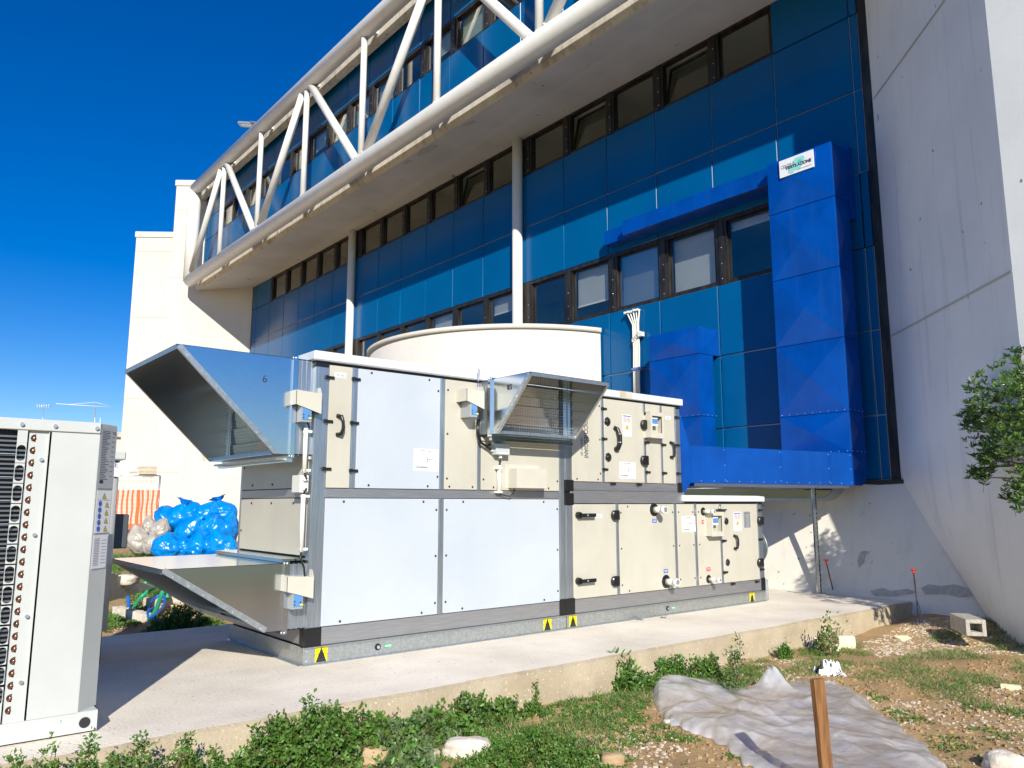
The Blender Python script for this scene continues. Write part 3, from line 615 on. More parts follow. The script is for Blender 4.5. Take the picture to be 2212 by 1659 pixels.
q.text('VENTILAZIONE', (12.669, ya - .19 * W_, za + .36 * H_), (0, -1, 0), (0, 0, 1), .25 * H_, 'ink', bold=.002, fit=.76 * W_)
q.text('www.centroventilazione.com', (12.670, ya - .57 * W_, za + .15 * H_), (0, -1, 0), (0, 0, 1), .08 * H_, 'ink_grey', fit=.38 * W_)
q.build('lettering', sg)
# cable conduits running up the blue wall
cc = thing('conduit_bundle', 'five thin white conduits fixed up the blue wall, fanning out under the window', 'conduit', (13.4, 11.6, 2.5))
tops = [(1355, 677), (1361, 675), (1368, 674), (1374, 671), (1381, 670)]; mids = [(1367, 702), (1370, 701), (1373, 700), (1376.5, 698), (1379, 697)]
for i in range(5):
    bx = 1369 + i * 3.0
    q = MB(); P = [onx(*tops[i], 13.44), onx(*tops[i], 13.39), onx(*mids[i], 13.39), onx(mids[i][0] + .5, 728, 13.39), onx(bx, 750, 13.39), onx(bx, 800, 13.39), onx(bx + 1, 860, 13.39)]
    q.tube(P, .017, 'white_pvc', 8); q.cyl(P[0] + [-.1, 0, 0], P[0] + [.02, 0, 0], .03, 'white_pvc', n=8); q.build('conduit', cc)
q = MB(); a = onx(1367, 797, 13.37); b = onx(1384, 794, 13.37); q.box(13.35, 13.46, b[1] - .03, a[1] + .03, a[2] - .03, a[2] + .02, 'actuator_blue'); a = onx(1384, 722, 13.37); q.box(13.33, 13.43, a[1] - .06, a[1] + .06, a[2] - .05, a[2] + .05, 'white_pvc')
for i in range(5): a = onx(1367 + 3 * i, 735 - 4 * i, 13.36); q.box(13.36, 13.43, a[1] - .03, a[1] + .03, a[2] - .04, a[2] + .04, 'white_pvc')
q.build('clip', cc)
# low rounded window in the plinth with a perforated tray
bw = thing('ribbon_window', 'long low dark window with a rounded metal corner under the blue duct', 'window', (13.2, 8, 1.4)); q = MB()
a = onx(1808, 1048, 13.0); y_r, yl = ony(1808, 1060, 7.0), 0
yr_, yl_ = onx(1806, 1060, 13.08)[1], 12.0; z0_, z1_ = onx(1700, 1082, 13.08)[2], 1.80
arc = [(yr_ + .30 - .30 * math.sin(t), z0_ + .26 - .26 * math.cos(t)) for t in np.linspace(0, math.pi / 2, 9)]
P = [(13.06, yl_, z0_)] + [(13.06, y, z) for y, z in arc] + [(13.06, yr_, z1_), (13.06, yl_, z1_)]
q.prism(P, (.3, 0, 0), 'galvanised_dull'); q.build('frame', bw)
q = MB(); P2 = [(13.055, yl_, z0_ + .05)] + [(13.055, yr_ + .30 - .25 * math.sin(t), z0_ + .26 - .21 * math.cos(t)) for t in np.linspace(0, math.pi / 2, 9)] + [(13.055, yr_ + .05, z1_), (13.055, yl_, z1_)]
q.prism(P2, (.004, 0, 0), 'room_dark'); q.prism([(p[0] - .012, p[1], p[2]) for p in P2], (.004, 0, 0), 'glass'); q.build('pane', bw)
tb = thing('cable_tray', 'perforated dark metal tray under the low window on the plinth', 'tray', (12.95, 9, 1.3)); q = MB(); zt_r = z0_ - .03
q.box(12.93, 13.03, 8.3, 11.8, zt_r - .07, zt_r - .06, 'galvanised_dull'); q.box(12.92, 12.93, 8.3, 11.8, zt_r - .07, zt_r, 'dark_grey')
for k in range(26): q.box(12.915, 12.92, 8.4 + k * .13, 8.45 + k * .13, zt_r - .045, zt_r - .03, 'gasket_hole_black')
q.box(12.85, 13.1, 8.55, 8.58, zt_r - .2, zt_r, 'dark_grey'); q.build('channel', tb)
# strut post under the duct
pb, pt_ = np.array([12.62, 7.09, 0]), 0
po = thing('strut_post', 'slotted galvanised strut post propping the blue duct beside the white plinth', 'post', (12.62, 7.09, 0)); q = MB()
q.box(12.60, 12.64, 7.08, 7.10, 0, 1.80, 'galvanised'); q.box(12.60, 12.603, 7.03, 7.08, 0, 1.80, 'galvanised_dull'); q.box(12.637, 12.64, 7.03, 7.08, 0, 1.80, 'galvanised_dull')
for k in range(22): q.box(12.606, 12.634, 7.03, 7.031, .04 + k * .08, .075 + k * .08, 'gasket_hole_black')
for k in range(30): q.dome((12.599, 7.055, .04 + k * .06), .006, 'rivet', (-1, 0, 0), .4, 6, 2)
q.build('channel', po); q = MB(); q.box(12.54, 12.70, 6.99, 7.15, 0, .008, 'galvanised_dull'); q.build('foot_plate', po)

# ================================================================== AIR HANDLING UNIT
Y0 = 7.07; XL, XM, XR, XU2 = 3.35, 6.72, 11.02, 9.03; DB = 1.86
def fx(x, y): return ony(x, y, Y0)[0]
def fz(x, y): return ony(x, y, Y0)[2]
def post(par, x0, x1, z0, z1, y=None, d=.05):
    mb = MB(); y = Y0 if y is None else y; mb.box(x0, x1, y, y + d, z0, z1, 'aluminium'); k = (x1 - x0) * .3; mb.box(x0 + k * .55, x0 + k * .8, y - .004, y, z0, z1, 'aluminium'); mb.build('post', par, .003)
def bolt(mb, x, z, r=.013): mb.dome((x, Y0 - .010, z), r, 'black_plastic', (0, -1, 0), .5, 10, 2)
def face_panel(parent, x0, x1, z0, z1, m_, bolts='', name='panel', pro=.008):
    q = MB(); q.box(x0 + .004, x1 - .004, Y0 - pro, Y0 + .04, z0 + .004, z1 - .004, m_)
    dx, dz = x1 - x0, z1 - z0
    if 'l' in bolts:
        for t in (.1, .5, .9): bolt(q, x0 + .035, z0 + dz * t)
    if 'r' in bolts:
        for t in (.1, .5, .9): bolt(q, x1 - .035, z0 + dz * t)
    if 't' in bolts:
        for t in (.15, .85): bolt(q, x0 + dx * t, z1 - .035)
    if 'b' in bolts:
        for t in (.15, .85): bolt(q, x0 + dx * t, z0 + .035)
    return q.build(name, parent, .003)
def latch(parent, x, z, flip=1):
    q = MB(); q.box(x - .05, x - .015, Y0 - .035, Y0 - .006, z - .018, z + .018, 'black_plastic'); q.box(x - .015, x + .025, Y0 - .028, Y0 - .006, z - .013, z + .013, 'black_plastic')
    q.cyl((x + .036, Y0 - .028, z), (x + .036, Y0 - .008, z), .015, 'black_plastic', n=10); q.build('latch', parent, .004)
def pull(parent, x, z0, z1):
    q = MB(); q.tube([(x - .03, Y0 - .008, z1), (x, Y0 - .05, z1 - .01), (x + .012, Y0 - .06, z1 - .06), (x + .012, Y0 - .06, z0 + .06), (x, Y0 - .05, z0 + .01), (x - .03, Y0 - .008, z0)], [.022, .02, .016, .016, .02, .022], 'black_plastic', 8)
    q.build('handle', parent)
def cap_hinge(parent, x, z, w_=.11, h_=.13):
    q = MB(); P = []
    for k in range(9): a = math.pi / 2 + math.pi * k / 8; P.append((x - w_ * .3 + w_ * .45 * math.cos(a), Y0 - .008, z + h_ / 2 * math.sin(a)))
    P = [(x + w_ / 2, Y0 - .008, z + h_ / 2)] + P + [(x + w_ / 2, Y0 - .008, z - h_ / 2)]
    q.prism(P, (0, -.05, 0), 'black_plastic'); q.build('hinge_cap', parent, .012)
def port(parent, x, z, r=.062):
    q = MB(); q.dome((x, Y0 - .008, z), r, 'black_plastic', (0, -1, 0), .25, 24, 4); q.dome((x, Y0 - .02, z), r * .62, 'black_plastic', (0, -1, 0), .45, 20, 4)
    for k in range(6): a = k * math.pi / 3; q.dome((x + r * .84 * math.cos(a), Y0 - .014, z + r * .84 * math.sin(a)), .005, 'rivet', (0, -1, 0), .6, 6, 2)
    q.build('inspection_port', parent)
def pipe_stub(parent, x, z, r=.05, big=True, col='sticker_blue', up=False):
    q = MB(); q.dome((x, Y0 - .008, z), r * (1.75 if big else 1.9), 'black_plastic', (0, -1, 0), .16, 24, 3)
    q.cyl((x, Y0 - .01, z), (x, Y0 - .15, z), r * .8, 'white_pvc', n=20)
    q.cyl((x, Y0 - .15, z), (x, Y0 - .21, z), r, 'white_pvc', n=20); q.dome((x, Y0 - .21, z), r * .75, 'rivet', (0, -1, 0), .1, 18, 2); q.build('pipe_stub', parent)
    s_ = MB(); zz = z + .14 if up else z - .15; s_.box(x - .045, x + .045, Y0 - .0105, Y0 - .0085, zz - .026, zz + .026, col); s_.box(x - .034, x + .034, Y0 - .0112, Y0 - .0105, zz + .006, zz + .013, 'sheet'); s_.box(x - .028, x + .028, Y0 - .0112, Y0 - .0105, zz - .013, zz - .006, 'sheet'); s_.build('label_plate', parent)
def flat(parent, x0, x1, z0, z1, m_='sheet', kind='', name='sticker'):
    q = MB(); y = Y0 - .0085; q.box(x0, x1, y - .0018, y, z0, z1, m_); f = y - .0024; W, H = x1 - x0, z1 - z0
    def ln(u0, u1, v, t=.004, c='ink_grey'): q.box(x0 + u0 * W, x0 + u1 * W, f, y - .0018, z0 + v * H, z0 + v * H + t, c)
    def fr(u0, u1, v0, v1, c='ink_grey', t=.0045):
        q.box(x0 + u0 * W, x0 + u1 * W, f, y - .0018, z0 + v0 * H, z0 + v0 * H + t, c); q.box(x0 + u0 * W, x0 + u1 * W, f, y - .0018, z0 + v1 * H - t, z0 + v1 * H, c)
        q.box(x0 + u0 * W, x0 + u0 * W + t, f, y - .0018, z0 + v0 * H, z0 + v1 * H, c); q.box(x0 + u1 * W - t, x0 + u1 * W, f, y - .0018, z0 + v0 * H, z0 + v1 * H, c)
    if kind == 'scheme':
        ln(.03, .97, .86, .0015); q.text('Schema di montaggio', (x0 + .28 * W, f, z0 + .9 * H), (1, 0, 0), (0, 0, 1), .07 * H, 'ink', sx=.9)
        fr(.3, .55, .42, .62); fr(.55, .72, .52, .62); fr(.55, .82, .42, .52); ln(.22, .26, .58, .012); ln(.22, .26, .44, .012); ln(.74, .78, .56, .012); ln(.85, .89, .44, .012)
        q.text('ROCCHEGGIANI', (x0 + .1 * W, f, z0 + .14 * H), (1, 0, 0), (0, 0, 1), .10 * H, 'ink', sx=.8, bold=.0006); ln(.35, .55, .07); ln(.6, .72, .15); ln(.6, .9, .22, .0015)
    if kind == 'warn':
        q.box(x0 + .06 * W, x1 - .06 * W, f, y - .0018, z1 - .09 * H, z1 - .04 * H, 'sticker_blue')
        for u in (.28, .72):
            c = (x0 + u * W, z1 - .24 * H); r = .19 * W
            for k in range(20):
                a, b_ = 2 * math.pi * k / 20, 2 * math.pi * (k + 1) / 20; q.prism([(c[0] + r * math.cos(a), f, c[1] + r * math.sin(a)), (c[0] + r * math.cos(b_), f, c[1] + r * math.sin(b_)), (c[0] + r * .8 * math.cos(b_), f, c[1] + r * .8 * math.sin(b_)), (c[0] + r * .8 * math.cos(a), f, c[1] + r * .8 * math.sin(a))], (0, .0006, 0), 'sticker_red')
            q.prism([(c[0] - r * .7, f, c[1] + r * .56), (c[0] - r * .56, f, c[1] + r * .7), (c[0] + r * .7, f, c[1] - r * .56), (c[0] + r * .56, f, c[1] - r * .7)], (0, .0006, 0), 'sticker_red')
            q.box(c[0] - .006, c[0] + .006, f + .0001, y - .0018, c[1] - .012, c[1] + .012, 'ink')
        ln(.04, .96, 1 - .37, .001); c = (x0 + .5 * W, z1 - .57 * H)
        q.prism([(c[0] - .25 * W, f, c[1] - .1 * H), (c[0] + .25 * W, f, c[1] - .1 * H), (c[0], f, c[1] + .13 * H)], (0, .0006, 0), 'ink'); q.prism([(c[0] - .20 * W, f - .0006, c[1] - .085 * H), (c[0] + .20 * W, f - .0006, c[1] - .085 * H), (c[0], f - .0006, c[1] + .1 * H)], (0, .0006, 0), 'sticker_yellow')
        q.prism([(c[0] + .02, f - .0012, c[1] + .03), (c[0] - .012, f - .0012, c[1] - .002), (c[0] + .003, f - .0012, c[1] - .002), (c[0] - .006, f - .0012, c[1] - .035), (c[0] + .016, f - .0012, c[1] + .006), (c[0] + .002, f - .0012, c[1] + .006)], (0, .0006, 0), 'ink')
        for k in range(6): ln(.12, .88, .04 + k * .045, .0035)
        for u in (.08, .76):
            for k in range(4): ln(u, u + .16, .56 - k * .03, .002)
    if kind == 'plate':
        for k in range(14): ln(.12, random.uniform(.3, .5), .06 + k * .055, .004, 'ink'); ln(.75, .9, .06 + k * .055, .004, 'ink')
        ln(.1, .7, .88, .01, 'ink'); fr(.8, .93, .87, .96, 'ink')
    if kind == 'filtri':
        fr(.05, .95, .1, .9, 'ink_grey', .003); q.text('FILTRI', (x0 + .5 * W, f, z0 + .3 * H), (1, 0, 0), (0, 0, 1), .5 * H, 'ink_grey', 'CENTER', 1, .0008)
    q.build(name, parent)
def base(parent, x0, x1, h=.165):
    q = MB(); q.box(x0, x1, Y0 - .01, Y0 - .005, 0, h, 'galvanised_dull'); q.box(x0, x1, Y0 - .04, Y0 + .05, 0, .006, 'galvanised_dull'); q.box(x0, x1, Y0 - .04, Y0 + .05, h - .006, h, 'galvanised_dull')
    q.box(x0, x1, Y0 - .011, Y0 - .0102, h * .58, h * .60, 'galvanised')
    q.box(x0, x1, Y0 + DB, Y0 + DB + .005, 0, h, 'galvanised_dull'); q.box(x0, x0 + .005, Y0, Y0 + DB, 0, h, 'galvanised_dull'); q.box(x1 - .005, x1, Y0, Y0 + DB, 0, h, 'galvanised_dull')
    q.box(x0 - .04, x0, Y0, Y0 + DB, 0, .006, 'galvanised_dull')
    return q.build('base_frame', parent)
def lift_mark(parent, x, h=.165, w_=.125):
    q = MB(); y = Y0 - .0115; q.box(x - w_ / 2, x + w_ / 2, y - .001, y, .018, h - .004, 'sticker_yellow'); q.prism([(x - w_ / 2 + .008, y - .002, .018), (x + w_ / 2 - .008, y - .002, .018), (x, y - .002, h - .012)], (0, .0008, 0), 'ink')
    for sx_ in (-1, 1): q.prism([(x + sx_ * w_ / 2, y - .0026, .09), (x + sx_ * w_ * .2, y - .0026, .09), (x + sx_ * w_ / 2, y - .0026, .086)], (0, .0004, 0), 'ink')
    q.cyl((x, y - .004, .078), (x, y - .001, .078), .030, 'gasket_hole_black', n=20); q.build('lifting_mark', parent)
def drain(parent, x, h=.165):
    q = MB(); q.cyl((x, Y0 - .012, .085), (x, Y0 - .02, .085), .032, 'black_plastic', n=20); q.dome((x + .006, Y0 - .0205, .083), .018, 'rivet', (0, -1, 0), .2, 12, 2); q.build('drain_hole', parent)
    q = MB(); q.box(x + .07, x + .17, Y0 - .0115, Y0 - .0102, .07, .098, 'sticker_green'); q.box(x + .082, x + .158, Y0 - .0122, Y0 - .0115, .086, .091, 'sheet'); q.box(x + .082, x + .158, Y0 - .0122, Y0 - .0115, .076, .081, 'sheet'); q.build('label_plate', parent)
def corner(parent, x0, x1, z0, z1, side=0):
    q = MB(); q.box(x0, x1, Y0 - .012, Y0 + .06, z0, z1, 'black_plastic')
    if side: q.box(x0 - .01, x0 + .003, Y0 - .012, Y0 + .12, z0, z1, 'black_plastic')
    q.build('corner_block', parent, .003)
zr0, zr1, zm0, zm1, zt0, zt1 = .165, .335, 1.555, 1.650, 2.88, 2.99
# ---- left two-storey section
A = thing('air_handling_unit', 'left two-storey section of the grey ventilation machine with white panels and three hoods', 'ventilation unit', (XL, Y0, 0), 'sections of the ventilation machine')
q = MB(); q.box(XL + .03, XM - .01, Y0 + .03, Y0 + DB - .02, zr0, 2.93, 'interior'); q.build('core', A)
c1x = fx(708, 900); post(A, XL, c1x, zr1, zt0)
for xa, xb_, z0, z1 in ((fx(759, 900), fx(770.5, 900), zm1, zt0), (fx(950.5, 900), fx(960.5, 900), zm1, zt0), (fx(1031, 940), fx(1038.5, 940), zm1, zt0), (fx(1207, 1000), XM - .006, zr1, zt0), (fx(946.5, 1150), fx(957.5, 1150), zr1, zm0)): post(A, xa, xb_, z0, z1)
q = MB()
for z0, z1 in ((zr0, zr1), (zm0, zm1)): q.box(c1x - .0 if z0 > 1 else XL + .1, fx(1207, 1000), Y0 - .004, Y0 + .05, z0 + .003, z1 - .003, 'rail_metal')
q.box(XL, XM, Y0 - .002, Y0 + .05, zt0, zt0 + .03, 'gasket_hole_black'); q.build('rail', A, .003)
rf = MB(); rf.box(XL - .05, fx(1026, 815), Y0 - .05, Y0 + DB + .04, 2.905, 3.0, 'roof_white'); rf.box(fx(1026, 815) + .003, XM - .003, Y0 - .035, Y0 + DB + .03, 2.905, 2.985, 'roof_white')
a = fx(1026, 815); rf.add([(a - .03, Y0 - .10, 2.86), (a + .03, Y0 - .02, 2.88), (a + .06, Y0 - .03, 3.02), (a - .02, Y0 - .075, 3.05)], [(0, 1, 2, 3)], 'roof_white'); rf.build('roof_cover', A, .012)
fd = face_panel(A, c1x, fx(759, 900), zm1, zt0, 'cream', '', 'filter_door')
flat(fd, fx(722, 812), fx(747, 812), fz(735, 817), fz(735, 805), 'sheet', 'filtri', 'label_plate')
pull(fd, fx(733, 915), fz(737, 940), fz(737, 899))
for y in (819, 914, 1017): latch(fd, fx(768 if y < 900 else 764 - (y - 914) * .02, y), fz(765, y)); latch(fd, c1x, fz(705, y - 4))
p = face_panel(A, fx(770.5, 900), fx(950.5, 900), zm1, zt0, 'film_white', 'tb'); flat(p, fx(893, 995), fx(946, 995), fz(920, 1018), fz(920, 970), 'sheet', 'scheme')
bq = MB(); bolt(bq, fx(946, 845), fz(946, 845)); bolt(bq, fx(944, 1030), fz(944, 1030)); bq.build('bolt', A)
face_panel(A, fx(960.5, 900), fx(1031, 940), zm1, zt0, 'cream', 'lb'); face_panel(A, fx(1038.5, 940), fx(1207, 1000), zm1, zt0, 'cream', 'lrb')
face_panel(A, c1x, fx(946.5, 1150), zr1, zm0, 'film_white', 'tbr'); face_panel(A, fx(957.5, 1150), fx(1207, 1100), zr1, zm0, 'film_white', 'tblr')
corner(A, XL - .005, XL + .15, zr0 + .002, zr1, 1); corner(A, fx(1208, 1310), XM - .004, zr0 + .002, zr1 + .02); corner(A, XL - .005, XL + .13, zt0 - .03, zt0 + .03, 1)
base(A, XL - .03, XM - .005); lift_mark(A, fx(693, 1402)); lift_mark(A, fx(1181, 1338)); drain(A, fx(815, 1386))
q = MB()
for px in (662, 1205): 
    for z in (.035, .13): q.dome((fx(px, 1400), Y0 - .011, z), .008, 'rivet', (0, -1, 0), .8, 8, 2)
for px in (917, 1300): q.dome((fx(px, 1380), Y0 - .012, .035), .007, 'rivet', (0, -1, 0), .8, 8, 2); q.dome((fx(px, 1380), Y0 - .012, .135), .007, 'rivet', (0, -1, 0), .8, 8, 2)
q.build('bolt', A)
# left side face (facing -X)
q = MB(); q.box(XL - .004, XL + .04, Y0 + .09, Y0 + DB - .06, zm1 + .004, 2.0, 'cream'); q.box(XL - .004, XL + .04, Y0 + .09, Y0 + DB - .06, 1.0, zm0 - .004, 'cream')
for z in (zm1 + .05, zm0 - .05):
    for t in (.18, .5, .82): q.dome((XL - .006, Y0 + .09 + t * (DB - .15), z), .014, 'black_plastic', (-1, 0, 0), .5, 10, 2)
for z in (1.2, 1.9): q.dome((XL - .006, Y0 + DB - .1, z), .014, 'black_plastic', (-1, 0, 0), .5, 10, 2)
q.build('side_panel', A, .003)
q = MB(); q.box(XL - .002, XL + .05, Y0 + .06, Y0 + DB - .05, zm0 + .004, zm1 - .004, 'rail_metal'); q.box(XL - .002, XL + .05, Y0 + .002, Y0 + .085, zr1, zt0, 'aluminium'); q.box(XL - .002, XL + .05, Y0 + DB - .055, Y0 + DB, zr1, zt0, 'aluminium')
q.box(XL - .002, XL + .05, Y0 + .06, Y0 + DB, zr0 + .003, zr1 - .003, 'rail_metal'); q.build('side_rail', A, .003)
# hoods: profile in the plane of travel, open mouth facing down and out
def hood(parent, axis, near, far, f0, tip, lip, z0, z1, casing, name='intake_hood', num=None):
    """axis 'x': grows towards -X between y=near and y=far; axis 'y': grows towards -Y between x=near and x=far"""
    def P(a, s, z): return (a, s, z) if axis == 'x' else (s, a, z)
    q = MB(); t = .004
    for s_, e in ((near, 1), (far, -1)):
        pts = [(f0, z1), (tip, z1), (tip, z1 - .03), (lip, z0), (f0, z0)]; off = (0, e * t, 0) if axis == 'x' else (e * t, 0, 0); q.prism([P(a, s_, z) for a, z in pts], off, 'galvanised')
    q.prism([P(f0, near, z1 - t), P(tip, near, z1 - t), P(tip, far, z1 - t), P(f0, far, z1 - t)], (0, 0, t), 'galvanised'); q.prism([P(f0, near, z0), P(lip, near, z0), P(lip, far, z0), P(f0, far, z0)], (0, 0, t), 'galvanised')
    h = q.build(name, parent)
    r = MB(); sg_ = -1                                        # folded rims along the mouth
    for s_, e in ((near, -1), (far, 1)):
        a = np.array(P(tip, s_ + e * .003, z1 - .03)); b = np.array(P(lip, s_ + e * .003, z0)); d = (b - a) / np.linalg.norm(b - a); inn = np.array(P(1, 0, 0)); pr = np.cross(d, np.array(P(0, 1, 0))); pr = pr * (1 if pr @ inn > 0 else -1)
        r.prism([a, b, b + pr * .05, a + pr * .05], np.array(P(0, e * .003, 0)), 'galvanised_dull')
        r.prism([a, b, b + np.array(P(0, -e * .03, 0)), a + np.array(P(0, -e * .03, 0))], pr * .003, 'galvanised_dull')
    r.prism([P(tip, near, z1), P(tip, far, z1), P(tip, far, z1 - .045), P(tip, near, z1 - .045)], P(.004, 0, 0), 'galvanised_dull')
    r.prism([P(lip, near, z0), P(lip, far, z0), P(lip + .004, far, z0 + .04), P(lip + .004, near, z0 + .04)], P(.003, 0, 0), 'galvanised_dull')
    for k in range(7):
        u = (k + .5) / 7; zz = z1 - .03 + (z0 - z1 + .03) * u; aa = tip + (lip - tip) * u; r.dome(P(aa + .028, near - .007, zz), .007, 'rivet', P(0, -1, 0), .8, 8, 2)
    r.build('rim', h)
    fl = MB(); g = .03                                        # flange frame
    fl.prism([P(f0, near - g, z0 - g), P(f0, near + .0, z0 - g), P(f0, near + .0, z1 + g * .6), P(f0, near - g, z1 + g * .6)], P(.045, 0, 0), 'galvanised'); fl.prism([P(f0, far, z0 - g), P(f0, far + g, z0 - g), P(f0, far + g, z1 + g * .6), P(f0, far, z1 + g * .6)], P(.045, 0, 0), 'galvanised')
    fl.prism([P(f0, near, z0 - g), P(f0, far, z0 - g), P(f0, far, z0 - .004), P(f0, near, z0 - .004)], P(.045, 0, 0), 'galvanised'); fl.prism([P(f0, near, z1 + .004), P(f0, far, z1 + .004), P(f0, far, z1 + g * .6), P(f0, near, z1 + g * .6)], P(.045, 0, 0), 'galvanised')
    for zz in (z0 - .015, z1 - .0):
        fl.dome(P(f0 - .002, near - .015, zz), .014, 'rivet', P(-1, 0, 0), .8, 8, 2); fl.dome(P(f0 + .02, near - g - .002, zz), .012, 'rivet', P(0, -1, 0), .8, 8, 2)
    fl.build('flange', parent)
    cs = MB(); c0, c1 = f0 + .047, casing                     # ribbed damper casing
    for s_, e in ((near, 1), (far, -1)):
        n = 4
        for k in range(n):
            u0, u1 = c0 + (c1 - c0) * k / n, c0 + (c1 - c0) * (k + 1) / n; cs.prism([P(u0 + .004, s_, z0), P(u1 - .004, s_, z0), P(u1 - .004, s_, z1), P(u0 + .004, s_, z1)], P(0, e * .02, 0), 'aluminium')
        cs.prism([P(c0, s_ + e * .006, z0), P(c1, s_ + e * .006, z0), P(c1, s_ + e * .006, z1), P(c0, s_ + e * .006, z1)], P(0, e * .01, 0), 'aluminium')
    cs.prism([P(c0, near, z1 - .01), P(c1, near, z1 - .01), P(c1, far, z1 - .01), P(c0, far, z1 - .01)], (0, 0, .01), 'aluminium'); cs.prism([P(c0, near, z0), P(c1, near, z0), P(c1, far, z0), P(c0, far, z0)], (0, 0, .01), 'aluminium')
    cs.prism([P(c1 - .012, near + .02, z0 + .01), P(c1 - .012, far - .02, z0 + .01), P(c1 - .012, far - .02, z1 - .01), P(c1 - .012, near + .02, z1 - .01)], P(.006, 0, 0), 'interior')
    cs.build('damper_casing', parent)
    lv = MB(); nb = 5                                         # louvre blades behind the mesh
    for k in range(nb):
        za = z0 + .02 + (z1 - z0 - .04) * k / nb; zb__ = z0 + .02 + (z1 - z0 - .04) * (k + .93) / nb
        lv.prism([P(f0 + .09, near + .12, za), P(f0 + .09, far - .12, za), P(f0 + .06, far - .12, zb__), P(f0 + .06, near + .12, zb__)], P(.004, 0, 0), 'galvanised')
    for s_, e in ((near, 1), (far, -1)): lv.prism([P(f0 + .05, s_ + e * .01, z0), P(f0 + .05, s_ + e * .06, z0), P(f0 + .05, s_ + e * .06, z1), P(f0 + .05, s_ + e * .01, z1)], P(.01, 0, 0), 'galvanised')
    lv.build('louvre', h)
    ms = MB(); n1 = int((far - near) / .034); n2 = int((z1 - z0) / .034); w_ = .0017
    for k in range(1, n1): s_ = near + (far - near) * k / n1; ms.prism([P(f0 + .01, s_ - w_, z0), P(f0 + .01, s_ + w_, z0), P(f0 + .01, s_ + w_, z1), P(f0 + .01, s_ - w_, z1)], P(.002, 0, 0), 'galvanised_dull')
    for k in range(1, n2): z = z0 + (z1 - z0) * k / n2; ms.prism([P(f0 + .008, near, z - w_), P(f0 + .008, far, z - w_), P(f0 + .008, far, z + w_), P(f0 + .008, near, z + w_)], P(.002, 0, 0), 'galvanised_dull')
    ms.build('wire_mesh', h)
    if num:
        q = MB(); q.text(num[0], num[1], num[2], num[3], num[4], 'ink', sx=1); q.build('marking', h)
    return h
y_n, y_f = 7.12, 8.90
n6 = ony(567, 826, y_n)
hood(A, 'x', y_n, y_f, 3.12, 2.03, 2.97, 1.965, 2.91, XL + .02, num=('6', n6 + [.0, -.003, 0], (1, 0, .15), (-.15, 0, 1), .1))
hood(A, 'x', y_n, y_f, 3.12, 2.03, 2.96, .33, .945, XL + .02)
# sliding drip rail below the upper hood
q = MB(); q.box(3.1, 3.16, y_n, y_f + .1, 1.895, 1.93, 'galvanised'); q.box(3.02, 3.1, y_n + .05, y_f, 1.915, 1.935, 'galvanised_dull'); q.box(XL - .02, XL + .01, Y0 + .06, Y0 + DB, 1.93, 1.965, 'cream_box'); q.box(3.1, XL, y_n, y_f, .965, .985, 'galvanised'); q.build('drip_rail', A)
xa, xb_ = 5.385, 6.60; yf_ = Y0 - .23
t8 = ony(1097, 852, 0) if 0 else None
hood(A, 'y', xa, xb_, yf_, Y0 - .90, Y0 - .33, 2.27, 2.90, Y0 - .005, num=('82', (xa - .004, Y0 - .50, 2.80), (0, -1, 0), (0, 0, -1), .085))
q = MB(); q.box(xa, xb_ + .05, yf_ - .0, yf_ + .05, 2.205, 2.235, 'galvanised'); q.box(xa, xb_, Y0 - .03, Y0 - .002, 2.215, 2.25, 'cream_box'); q.build('drip_rail', A)
# actuators with sloping rain covers
def actuator(parent, axis, o, wd, ht, dp, cover_h=.17):
    """rain cover (sloped box, open below) with the damper actuator hanging in it; o = top front-left point"""
    x, y, z = o; q = MB(); t = .004
    q.prism([(x, y, z), (x, y, z - cover_h * .8), (x, y + dp, z - cover_h * .8 + .0), (x, y + dp, z)], (t, 0, 0), 'cream_box')
    q.prism([(x, y, z), (x + wd, y, z - .02), (x + wd, y, z - cover_h * 1.25), (x, y, z - cover_h * .8)], (0, t, 0), 'cream_box')
    q.prism([(x, y, z), (x + wd, y, z - .02), (x + wd, y + dp, z - .02), (x, y + dp, z)], (0, 0, t), 'cream_box'); q.prism([(x + wd, y, z - .02), (x + wd, y, z - cover_h * 1.25), (x + wd, y + dp, z - cover_h * 1.25), (x + wd, y + dp, z + .05), (x + wd, y + .04, z + .05)], (t, 0, 0), 'cream_box')
    q.build('rain_cover', parent)
    a = MB(); a.box(x + .06, x + wd * .65, y + .015, y + dp * .9, z - ht, z - cover_h * .45, 'actuator_grey'); a.box(x + .075, x + wd * .65 - .008, y + .010, y + .015, z - ht + .02, z - cover_h * .75, 'actuator_blue')
    a.box(x + .14, x + .17, y + .008, y + .010, z - ht + .03, z - ht + .045, 'sticker_yellow')
    for dx_, dz_ in ((.085, .04), (.085, .07), (.14, .06)): a.dome((x + dx_, y + .009, z - ht + dz_), .008, 'ink', (0, -1, 0), .3, 8, 2)
    a.dome((x + .11, y + .008, z - cover_h * .7), .014, 'black_plastic', (0, -1, 0), .4, 10, 2); a.build('actuator', parent, .006)
ya_ = 6.98
p = ony(641, 842, ya_); actuator(A, 'x', (p[0], ya_, p[2]), .26, .30, .16)
p = ony(621, 1246, ya_); actuator(A, 'x', (p[0], ya_, p[2]), .26, .30, .16)
p = ony(1012, 843, ya_ - .12); actuator(A, 'x', (p[0] - .02, ya_ - .12, p[2] + .02), .24, .31, .22)
